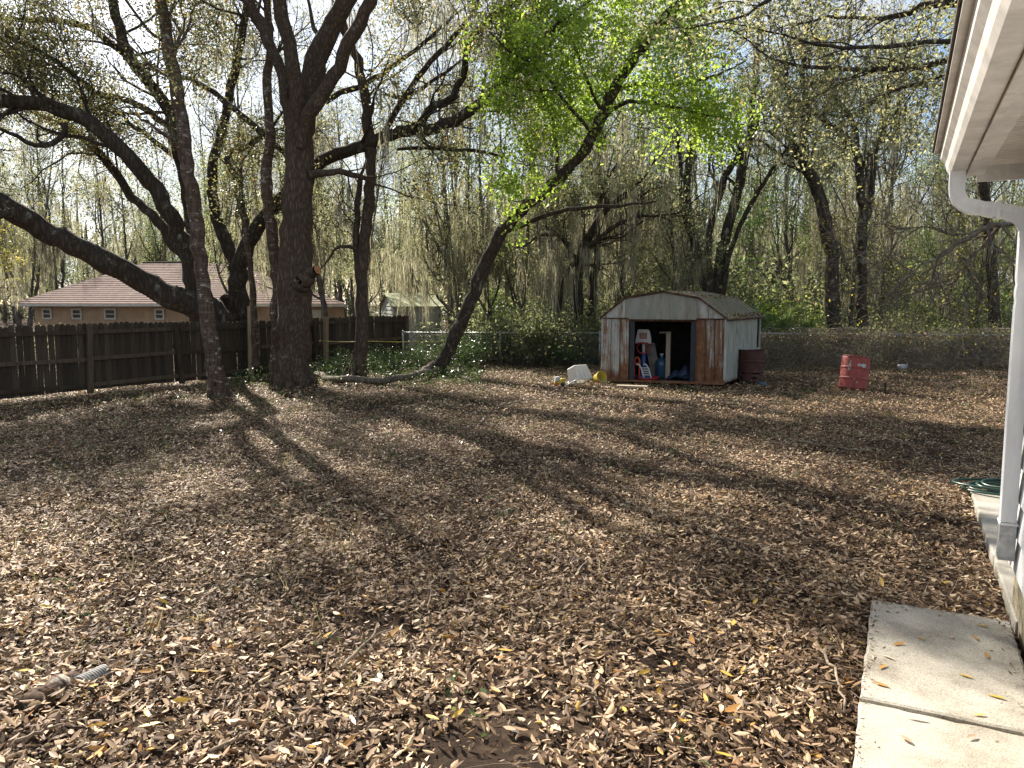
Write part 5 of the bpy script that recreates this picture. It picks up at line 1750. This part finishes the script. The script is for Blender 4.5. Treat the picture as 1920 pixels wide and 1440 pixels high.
for (px, Y, s) in ((640, 17.6, .5), (622, 17.0, .4), (655, 17.9, .5), (700, 18.2, .5), (735, 18.8, .5), (775, 18.7, .6), (800, 19.3, .7), (712, 19.0, .6), (720, 17.6, .4), (865, 18.9, .7), (890, 19.4, .8), (845, 19.8, .8), (590, 17.2, .35)):
    put_shrub('gloss', (px - 960) / FPX * Y * CP, Y, s, 'glossy_shrub', 'glossy leaved shrub in the undergrowth near the end of the wooden fence', 'glossy shrubs by the fence end')
for i in range(26):
    x = random.uniform(-1.6, 3.0); y = random.uniform(19.4, 22.5)
    put_shrub(random.choice(['forest', 'gloss', 'olive', 'forest']), x, y, random.uniform(.6, 1.0), 'thicket_shrub', 'dark shrub in the thicket behind the chain link fence left of the shed', 'shrubs of the thicket left of the shed')
for i in range(34):
    x = random.uniform(4.8, 15.5); y = random.uniform(20.6, 25)
    put_shrub(random.choice(['olive', 'green', 'forest', 'olive']), x, y, random.uniform(.6, 1.05), 'undergrowth_shrub', 'green shrub among the trunks behind the vines right of the shed', 'shrubs of the undergrowth right of the shed')
for (px, Y, s, lab) in ((1300, 21.3, .95, 'bright green shrub showing above the right half of the metal shed roof'), (1450, 23, 1.2, 'bright green shrub right of the metal shed behind the palmettos'), (1480, 24.5, 1.3, 'taller bright green shrub left of the crooked oak'),
                        (1690, 24, 1.0, 'bright green shrub among the trunks right of the forked oak'), (1395, 24, 1.2, 'bright green shrub behind the back corner of the metal shed')):
    put_shrub('lime', (px - 960) / FPX * Y, Y, s, 'bright_shrub', lab, 'bright green shrubs at the wood edge')
for i in range(80):
    y = random.uniform(24.5, 44); x = random.uniform(-.1 * y, .72 * y)
    put_shrub(random.choice(['forest', 'olive', 'green']), x, y, random.uniform(1.1, 2.1), 'wood_shrub', 'tall shrub deep in the wood beneath the trees', 'shrubs deep in the wood')
for (x, y, s) in ((-14.8, 20.5, .8), (-13.4, 19.6, .6), (-16.2, 22.5, .9), (-12.6, 21, .7)):
    put_shrub('olive', x, y, s, 'garden_shrub', 'olive green shrub behind the left end of the wooden fence', 'shrubs behind the wooden fence')


def frond_mesh():
    V, F = [], []
    P = spline([[0, 0, 0], [.12, 0, .45], [.32, 0, .85]], 6)
    mb = MB(); mb.tube(P, [.012, .011, .010, .009, .008, .006], 5)
    tip = P[-1]
    nb = 20
    for i in range(nb):
        a = (i / (nb - 1) - .5) * 3.9
        dirv = np.array([math.cos(a) * .72, math.sin(a), math.cos(a) * .62]); dirv /= np.linalg.norm(dirv)
        L = .52 * (1 - .25 * abs(a) / 2)
        sd = np.cross(dirv, [-.65, 0, .75]); sd /= np.linalg.norm(sd)
        nm = np.cross(sd, dirv)
        w = .022
        dr = np.array([0, 0, -.10 - .06 * random.random()])
        mb.add([tip + sd * .004, tip - sd * .004, tip + dirv * L * .5 + sd * w, tip + dirv * L * .5 + nm * .012, tip + dirv * L * .5 - sd * w, tip + dirv * L + dr],
               [(0, 2, 3), (0, 3, 1), (1, 3, 4), (2, 5, 3), (3, 5, 4)])
    me = bpy.data.meshes.new('frond'); me.from_pydata(mb.v, [], mb.f)
    return me


fr_me = frond_mesh(); fr_me.materials.append(M['leaf_palm'])
for (px, Y, s, lab) in ((1448, 20.6, 1.0, 'saw palmetto with fan fronds just right of the metal shed'), (1490, 21.2, 1.1, 'saw palmetto with fan fronds left of the crooked dark trunk'),
                        (1385, 21.4, 1.25, 'saw palmetto whose fronds show above the metal shed roof'), (1420, 22.2, 1.3, 'tall saw palmetto behind the back corner of the metal shed'), (1150, 21.0, .8, 'small saw palmetto at the left eave of the metal shed')):
    x = (px - 960) / FPX * Y
    t = thing('palmetto', lab, 'palm', (x, Y, 0))
    for i in range(11):
        o = bpy.data.objects.new('frond', fr_me); C.objects.link(o); o.parent = t
        o.rotation_euler = (random.gauss(0, .25), random.gauss(.15, .35), i * 6.283 / 11 + random.gauss(0, .2))
        q = s * random.uniform(.8, 1.15); o.scale = (q, q, q)


def vines():
    # brown tangle over the fence right of the shed
    def tangle(x0, x1, yc, hgt, nst, nlf, name, label, lm, thick=.35):
        st = np.stack([rng.uniform(x0, x1, nst), rng.normal(yc, thick, nst), rng.uniform(0, hgt * .9, nst)], -1)
        d = rng.normal(size=(nst, 3)) * np.array([1, .4, .9])
        hx = lambda x: 1 + .16 * np.sin(1.7 * x) + .10 * np.sin(4.3 * x + 1) + .06 * np.sin(9.1 * x)
        st[:, 2] *= hx(st[:, 0])
        P, Rr = grow(st, d, rng.uniform(.3, 1.1, nst), rng.uniform(.0025, .006, nst), 5, .45, (0, 0, -.06))
        P[..., 2] = np.clip(P[..., 2], .0, hgt * 1.15)
        o = link(name, mesh_np(name, *tubes(P, Rr, 3)), M['vine_twig']); tag(o, label, 'vines', kind='stuff')
        pos = np.stack([rng.uniform(x0, x1, nlf), rng.normal(yc, thick, nlf), hgt * 1.05 * rng.beta(1.4, 1.2, nlf)], -1)
        pos[:, 2] *= hx(pos[:, 0])
        V, F = leaf_quads(pos, rng.uniform(.03, .07, nlf), .55, .5)
        o = link(name + '_leaves', mesh_np(name + '_leaves', V, F), lm); tag(o, 'small leaves among the ' + label, 'vines', kind='stuff')
    tangle(6.0, 14.0, 19.25, .84, 4200, 8000, 'bare_vine_tangle', 'brown tangle of bare vines covering the chain link fence right of the shed', M['leaf_olive'], .16)
    tangle(-2.6, 4.6, 20.9, .85, 2600, 13000, 'green_vine_tangle', 'dark green tangle of vines on the chain link fence left of the shed', M['leaf_gloss'], .3)
    # dead leaves lodged on top of the right hand tangle
    n = 2200
    pos = np.stack([rng.uniform(6, 14, n), rng.normal(19.3, .25, n), .76 + rng.normal(0, .06, n)], -1)
    V, F = leaf_quads(pos, rng.uniform(.04, .08, n), .5, 1)
    tag(link('lodged_leaves', mesh_np('lodged_leaves', V, F), M['litter']), 'dead leaves lodged on top of the brown vine tangle', 'leaves', kind='stuff')


vines()

# ---------------------------------------------------------------- fallen log, sticks, rotten wood, pipe
def fallen_log():
    Y = 16.6
    base = gp(700, 720)
    t = thing('fallen_log', 'long crooked fallen branch lying on the ground between the trunks', 'log', base)
    rows = [(592, 706, 6), (615, 716, 8), (650, 722, 9), (690, 722, 8.5), (735, 718, 8), (780, 712, 8), (815, 703, 8), (840, 700, 6), (862, 706, 4), (880, 716, 3)]
    pts = []
    for px, py, r in rows:
        p = gp(px, py); p[2] = r * p[1] / FPX * .9
        pts.append([*p, r * p[1] / FPX])
    tr = Tree(); tr.limb([[*q[:3], q[3] * .78] for q in pts], 9, n=22, wob=.02)
    p = gp(780, 712)
    tr.limb([[*(p + [0, 0, .09]), .07], [*(gp(815, 700) + [0, 0, .22]), .06], [*(gp(838, 697) + [0, 0, .25]), .03]], 8)
    link('stem', mesh_np('stem', *cat(tr.wood), True), M['bark_light'], t)
    P, Rr = grow(np.array([[*(gp(600, 705) + [0, 0, .05])], [*(gp(605, 710) + [0, 0, .05])], [*(gp(640, 718) + [0, 0, .1])]]), np.array([[-1, .2, .3], [-.5, -.6, .5], [.2, -.8, .5]]), np.array([.5, .4, .5]), np.full(3, .02), 5)
    for q in range(3):
        link('twig', mesh_np('twig', *tubes(P[q:q + 1], Rr[q:q + 1], 5), True), M['bark_light'], t)


fallen_log()
sticks = [((640, 1260), (712, 1180), .010, 'pale stick lying across the leaves in the lower middle of the yard'), ((1540, 1225), (1590, 1345), .008, 'thin pale stick leaning near the left edge of the concrete slab'),
          ((30, 1400), (120, 1372), .009, 'brown stick lying in front of the rotten log in the lower left'), ((1085, 1290), (1120, 1335), .007, 'thin forked twig on the bare soil near the bottom middle'),
          ((1450, 830), (1630, 850), .014, 'long brown stick lying in the leaves right of centre'), ((395, 1420), (470, 1390), .008, 'short grey stick at the bottom left of the yard'),
          ((930, 765), (1010, 752), .016, 'dark stick lying in the leaves in front of the leaning tree'), ((1300, 745), (1390, 738), .014, 'stick lying before the right front corner of the metal shed')]
for (a, b, r, lab) in sticks:
    p, q = gp(*a), gp(*b)
    mid = (p + q) / 2 + np.array([.02, .03, .03])
    t = thing('fallen_stick', lab, 'stick', p)
    ln = np.linalg.norm(q - p)
    S = spline([p + [0, 0, .02], mid, q + [0, 0, .03]], 9); S += rng.normal(size=S.shape) * ln * .012
    MB().tube(S, np.linspace(r, r * .5, 9), 6).build('stem', M['stick'], t)
    e = S[5] + unit(np.array([q[1] - p[1], -(q[0] - p[0]), .2])) * ln * .22 + (q - p) * .15
    MB().tube([S[5], (S[5] + e) / 2 + [0, 0, .01], e], [r * .6, r * .5, r * .3], 5).build('side_twig', M['stick'], t)


def rotten_log():
    c = gp(62, 1318)
    t = thing('rotten_log', 'short rotten log with pitted bark half sunk in leaves at lower left', 'log', c)
    tr = Tree()
    d = unit(gp(118, 1285) - c)
    tr.limb([[*(c + [0, 0, -.012] - d * .06), .050], [*(c + [0, 0, -.005]), .054], [*(c + d * .12 + [0, 0, -.006]), .048], [*(c + d * .2 + [0, 0, -.012]), .040], [*(c + d * .25 - [0, 0, .02]), .02]], 14, n=22, wob=.005)
    link('stem', mesh_np('stem', *cat(tr.wood), True), M['bark_pale'], t)
    MB().lathe(c - d * .062 - [0, 0, .012], [(.002, .004), (.03, .003), (.048, 0)], 14, -d).build('end_face', M['bark_grey'], t)
    c = gp(174, 1272)
    t = thing('corrugated_pipe', 'piece of grey corrugated drain pipe half buried in leaves at lower left', 'pipe', c)
    prof = []
    for i in range(11):
        z = i * .012
        prof += [(.052, z), (.060, z + .003), (.060, z + .008), (.052, z + .011)]
    ax = unit(gp(192, 1262) - gp(158, 1278))
    MB().lathe(c - ax * .065 - [0, 0, .022], prof, 20, ax).build('body', plain('pipe_grey', (.20, .20, .19), .6, .3, .35, 15), t)
    MB().lathe(c - ax * .060 - [0, 0, .022], [(.048, 0), (.048, .12)], 18, ax).build('bore', M['dark_brown'], t)


rotten_log()

# ---------------------------------------------------------------- fallen leaves
patches = [(gp(960, 1345), .40, .14), (gp(1240, 1245), .26, .15), (gp(560, 1130), .2, .5), (gp(880, 1430), .30, .10), (gp(660, 1160), .2, .25), (gp(720, 1160), .16, .35), (gp(1330, 1120), .25, .5), (gp(1075, 870), .35, .5)]


def leaf_density(x, y):
    k = np.ones_like(x)
    for c, r, f in patches:
        d2 = ((x - c[0]) ** 2 + (y - c[1]) ** 2) / r ** 2 * (1 + .55 * np.sin(13 * x + 4 * np.sin(9 * y)) * np.cos(11 * y + 3 * np.sin(8 * x)) + .3 * np.sin(31 * x) * np.sin(27 * y))
        k *= 1 - (1 - f) * np.exp(-d2)
    nz = np.sin(1.7 * x + 2.1 * np.sin(.9 * y)) * np.cos(1.9 * y - 1.3 * np.sin(1.1 * x)) + .5 * np.sin(4.3 * x + 1.1 * y) * np.cos(3.7 * y)
    k *= np.clip(.80 + .25 * nz, .30, 1)
    s = x * HU[0] + y * HU[1]; r = x * HR[0] + y * HR[1]
    k[(r > -.10) & (s < 4.61)] = 0
    k[(r > .57) & (s < 7.78)] = 0
    dx, dy = x - SFL[0], y - SFL[1]
    det = sa[0] * sb[1] - sa[1] * sb[0]
    u = (dx * sb[1] - dy * sb[0]) / det; v = (sa[0] * dy - sa[1] * dx) / det
    k[(u > 0) & (u < SW) & (v > 0) & (v < SD)] = 0
    return k


def litter_points(y0, y1, dens, mx=1.2):
    n = int(dens * ((y1 - y0) * (.68 * (y0 + y1) + 2 * mx)))
    y = y0 + (y1 - y0) * rng.random(n)
    # width grows with distance
    w = .68 * y + mx
    keep = rng.random(n) < w / w.max()
    y, w = y[keep], w[keep]
    x = rng.uniform(-1, 1, len(y)) * w
    k = rng.random(len(x)) < leaf_density(x, y)
    return x[k], y[k]


def litter_mesh(x, y, L, detail, lift=.028, tilt=.34):
    n = len(x)
    a = rng.uniform(0, 2 * math.pi, n)
    up = rng.normal(size=(n, 3)) * tilt; up[:, 2] = 1; up = unit(up)
    d = np.stack([np.cos(a), np.sin(a), np.zeros(n)], -1)
    d = unit(d - up * (d * up).sum(-1, keepdims=True))
    sd = np.cross(up, d)
    L = L[:, None]
    w = L * rng.uniform(.22, .42, (n, 1)) * .5
    curl = L * rng.normal(.05, .10, (n, 1))
    fold = w * rng.uniform(-.1, .8, (n, 1))
    c = np.stack([x, y, gz(x, y) + rng.uniform(0.004, lift, n) + .28 * L[:, 0] * np.abs(d[:, 2])], -1)
    if detail:
        b0, tp = c - d * L * .5 + up * curl, c + d * L * .5 + up * curl
        V = np.stack([b0, c - d * L * .22 + sd * w * .85 + up * fold, c + d * L * .16 + sd * w + up * fold, tp, c + d * L * .16 - sd * w + up * fold, c - d * L * .22 - sd * w * .85 + up * fold], 1).reshape(-1, 3)
        i = np.arange(n)[:, None] * 6
        F = np.stack([i + [0, 3, 2, 1], i + [0, 5, 4, 3]], 1).reshape(-1, 4)
    else:
        V = np.stack([c - d * L * .5 + up * curl, c + sd * w + up * fold, c + d * L * .5 + up * curl, c - sd * w + up * fold], 1).reshape(-1, 3)
        F = np.arange(n * 4).reshape(n, 4)
    return V, F


def litter(name, label, x, y, L, detail, lift=.028, tilt=.34):
    # fresher pale leaves and older dark ones lie in drifts
    nz = np.sin(2.3 * x + 1.9 * np.sin(1.3 * y)) + np.sin(2.9 * y - 1.1 * x + 1.2 * np.sin(1.9 * x)) + .8 * np.sin(7.1 * x + 2.0 * y) * np.sin(6.3 * y - 3 * x)
    dark = rng.random(len(x)) < np.clip(.34 + .20 * nz, .06, .85)
    for sel, m_, nm in ((~dark, 'litter', label), (dark, 'litter_dark', label.replace('brown', 'dark brown'))):
        o = link(name, mesh_np(name, *litter_mesh(x[sel], y[sel], L[sel], detail, lift, tilt)), M[m_])
        tag(o, nm, 'leaves', kind='stuff')


def build_litter():
    for (y0, y1, dn, l0, l1, det, lab) in ((1.6, 3.6, 5000, .016, .076, True, 'brown oak leaf litter covering the near yard'),
                                           (3.6, 6.8, 4300, .016, .068, True, 'brown oak leaf litter covering the middle of the yard'),
                                           (6.8, 11.5, 2500, .022, .062, False, 'brown oak leaf litter beyond the middle of the yard'),
                                           (11.5, 20.5, 900, .035, .080, False, 'brown oak leaf litter at the back of the yard by the fence')):
        x, y = litter_points(y0, y1, dn)
        litter('leaf_litter', lab, x, y, l0 + (l1 - l0) * rng.beta(1.3, 1.9, len(x)), det, .045, .40 if det else .42)
    x, y = litter_points(1.6, 7.5, 3800)
    litter('leaf_crumbs', 'crumbled brown leaf fragments over the near yard', x, y, rng.uniform(.008, .026, len(x)), False, .034, .4)
    n = 420
    e = rng.integers(0, 3, n)
    s_ = np.choose(e, [rng.uniform(2.2, 4.6, n), 4.6 - rng.exponential(.05, n), rng.uniform(2.2, 4.6, n)])
    r_ = np.choose(e, [-.09 + rng.exponential(.018, n), rng.uniform(-.09, .56, n), .56 - rng.exponential(.025, n)])
    r_ = np.clip(r_, -.09, .56)
    xy = HU[None] * s_[:, None] + HR[None] * r_[:, None]
    V, F = litter_mesh(xy[:, 0], xy[:, 1], rng.uniform(.008, .034, n), False, .008, .25)
    V[:, 2] += np.repeat(.040 - gz(xy[:, 0], xy[:, 1]), 4)
    tag(link('slab_debris', mesh_np('slab_debris', V, F), M['litter_dark']), 'leaf crumbs gathered along the edges of the concrete path', 'leaves', kind='stuff')
    # twigs
    x, y = litter_points(1.7, 12, 60)
    n = len(x)
    st = np.stack([x, y, gz(x, y) + .03], -1)
    d = rng.normal(size=(n, 3)) * np.array([1, 1, .12])
    P, Rr = grow(st, d, rng.uniform(.08, .45, n), rng.uniform(.0012, .0035, n), 4, .16, (0, 0, 0))
    P[..., 2] = np.clip(P[..., 2], gz(P[..., 0], P[..., 1]) + .012, gz(P[..., 0], P[..., 1]) + .07)
    tag(link('twigs', mesh_np('twigs', *tubes(P, Rr, 4)), M['twig']), 'thin dry twigs strewn over the leaf litter', 'twigs', kind='stuff')
    spots_ = [(500, 1205, .22, 90), (560, 1195, .18, 70), (820, 1000, .25, 90), (760, 1120, .16, 50), (1070, 875, .40, 160), (640, 825, .35, 110), (900, 930, .25, 60), (240, 1085, .25, 60), (1260, 1060, .3, 60), (1430, 1000, .3, 60), (360, 900, .4, 70), (1040, 800, .4, 60), (1500, 700, .6, 120), (1590, 735, .4, 90), (700, 1225, .2, 50), (1130, 1180, .2, 40)]
    cs = []
    for (a_, b_, r_, k_) in spots_:
        p_ = gp(a_, b_)
        cs.append(p_[None] + rng.normal(size=(k_, 3)) * np.array([r_, r_, 0]) * .5)
    st = np.concatenate(cs); st[:, 2] = gz(st[:, 0], st[:, 1])
    d = rng.normal(size=st.shape) * np.array([.8, .8, .2]); d[:, 2] = np.abs(d[:, 2]) + .35
    P, Rr = grow(st, d, rng.uniform(.07, .26, len(st)), rng.uniform(.001, .0024, len(st)), 5, .3, (0, 0, -.16))
    tag(link('dead_stalks', mesh_np('dead_stalks', *tubes(P, Rr, 4)), M['twig']), 'tufts of dead brown stalks sticking out of the leaves', 'stalks', kind='stuff')
    pos = P[:, 2:].reshape(-1, 3)[rng.integers(0, len(P) * 4, 900)]
    V, F = leaf_quads(pos, rng.uniform(.02, .05, len(pos)), .4, .3)
    tag(link('curled_leaves', mesh_np('curled_leaves', V, F), M['litter_dark']), 'curled dark leaves caught on the dead stalks', 'leaves', kind='stuff')
    # small weeds and grass
    x, y = litter_points(2.0, 21, 26)
    keep = rng.random(len(x)) < np.clip((y - 4) / 16, .06, 1) * np.where(x < 0, 1, .5)
    x, y = x[keep], y[keep]
    cx = np.repeat(x, 10) + rng.normal(size=len(x) * 10) * .06; cy = np.repeat(y, 10) + rng.normal(size=len(x) * 10) * .06
    up = rng.normal(size=(len(cx), 3)) * .6; up[:, 2] = 1.0
    pos = np.stack([cx, cy, gz(cx, cy) + rng.uniform(.01, .09, len(cx))], -1)
    V, F = leaf_quads(pos, rng.uniform(.02, .05, len(cx)), .5, 1.2)
    tag(link('weeds', mesh_np('weeds', V, F), M['leaf_gloss']), 'small green weeds scattered through the leaf litter', 'weeds', kind='stuff')
    x, y = litter_points(3.0, 19, 16)
    keep = rng.random(len(x)) < np.where(x < -1, .8, .3)
    x, y = x[keep], y[keep]
    g = 9
    gx = np.repeat(x, g) + rng.normal(size=len(x) * g) * .05; gy = np.repeat(y, g) + rng.normal(size=len(x) * g) * .05
    st = np.stack([gx, gy, gz(gx, gy)], -1)
    d = rng.normal(size=st.shape) * np.array([.7, .7, .1]); d[:, 2] += .9
    P, _ = grow(st, d, rng.uniform(.06, .22, len(st)), np.full(len(st), .003), 3, .2, (0, 0, -.12))
    W = np.full((len(st), 1), .006) * np.array([[1, .9, .6, .1]])
    a = rng.uniform(0, 3.14, len(st))
    V, F = ribbons(P, W, np.stack([np.cos(a), np.sin(a), 0 * a], -1))
    tag(link('dry_grass', mesh_np('dry_grass', V, F), leaf_mat('dry_grass', [(0, (.10, .12, .04)), (.5, (.24, .21, .11)), (1, (.42, .36, .22))], .3, 1.3)), 'wisps of dry grass among the leaves', 'grass', kind='stuff')
    # white flecked undergrowth at the foot of the trees
    n = 9000
    px_ = rng.uniform(430, 900, n); Yv = rng.uniform(15.0, 20.5, n)
    x = (px_ - 960) / FPX * Yv
    ok = rng.random(n) < leaf_density(x, Yv)
    x, Yv = x[ok], Yv[ok]
    pos = np.stack([x, Yv, gz(x, Yv) + rng.beta(1, 2.6, len(x)) * .45], -1)
    V, F = leaf_quads(pos, rng.uniform(.03, .075, len(x)), .5, .8)
    tag(link('ground_cover', mesh_np('ground_cover', V, F), M['leaf_gloss']), 'low glossy ground cover at the foot of the trunks by the fence', 'ground cover', kind='stuff')


build_litter()

# the largest single leaves, each its own piece of the ground or of the slab
leaf_cols = [(.46, .33, .22), (.36, .24, .16), (.54, .42, .29), (.24, .15, .10), (.50, .33, .06), (.42, .22, .06), (.58, .48, .34), (.30, .20, .14)]
leaf_mats = [leaf_mat('fallen_leaf', [(0, tuple(c * .9 for c in k)), (1, tuple(min(1, c * 1.1) for c in k))], .12, 1.2, .5, .35) for k in leaf_cols]
shapes = []
for q in range(10):
    L, W = random.uniform(.058, .085), random.uniform(.017, .028)
    cur, fo = random.uniform(-.05, .25), random.uniform(.1, .6)
    vs_, fs = [], []
    xs = [-.5, -.28, 0, .26, .5]; ws = [0, .75, 1, .72, 0]
    for x_, w_ in zip(xs, ws):
        z0 = cur * L * (x_ ** 2) * 4 * .3
        vs_ += [(x_ * L, w_ * W * .5, z0 + fo * w_ * W * .3), (x_ * L, random.gauss(0, .0006), z0), (x_ * L, -w_ * W * .5, z0 + fo * w_ * W * .3)]
    for i in range(4):
        a = i * 3
        fs += [(a, a + 1, a + 4, a + 3), (a + 1, a + 2, a + 5, a + 4)]
    me = bpy.data.meshes.new('leaf'); me.from_pydata(vs_, [], fs)
    me.polygons.foreach_set('use_smooth', [True] * len(fs))
    me.materials.append(leaf_mats[q % len(leaf_mats)] if q < 8 else leaf_mats[q - 4])
    shapes.append(me)


def put_leaf(p, parent, tilt, s=1.0, yellow=False):
    me = random.choice(shapes[4:6] + shapes[8:]) if yellow else random.choice(shapes)
    o = bpy.data.objects.new('leaf', me); C.objects.link(o); o.parent = parent
    o.location = Vector([float(a) for a in p])
    o.rotation_euler = (random.gauss(0, tilt), random.gauss(0, tilt), random.uniform(0, 6.28))
    o.scale = (s, s, s)


cnt = 0
while cnt < 280:
    y = 2.0 + 2.6 * random.random() ** 1.3
    x = random.uniform(-.68 * y, .62 * y)
    if leaf_density(np.array([x]), np.array([y]))[0] < .15 + .3 * random.random(): continue
    put_leaf((x, y, float(gz(x, y)) + .045), ground, .35, random.uniform(.8, 1.2), random.random() < .12)
    cnt += 1
for (px, py) in ((1666, 1232), (1655, 1250), (1728, 1197), (1785, 1194), (1850, 1229), (1811, 1267), (1869, 1306), (1837, 1340), (1719, 1345), (1685, 1207), (1842, 1173), (1652, 1283), (1830, 1196), (1700, 1385), (1822, 1380)):
    u, v = (px - 960) / FPX, (720 - py) / FPX
    t_ = (CAM_H - .046) / (SP - v * CP)
    put_leaf((u * t_, t_ * (CP + v * SP), .046), path, .07, random.uniform(.7, 1.0), random.random() < .5)
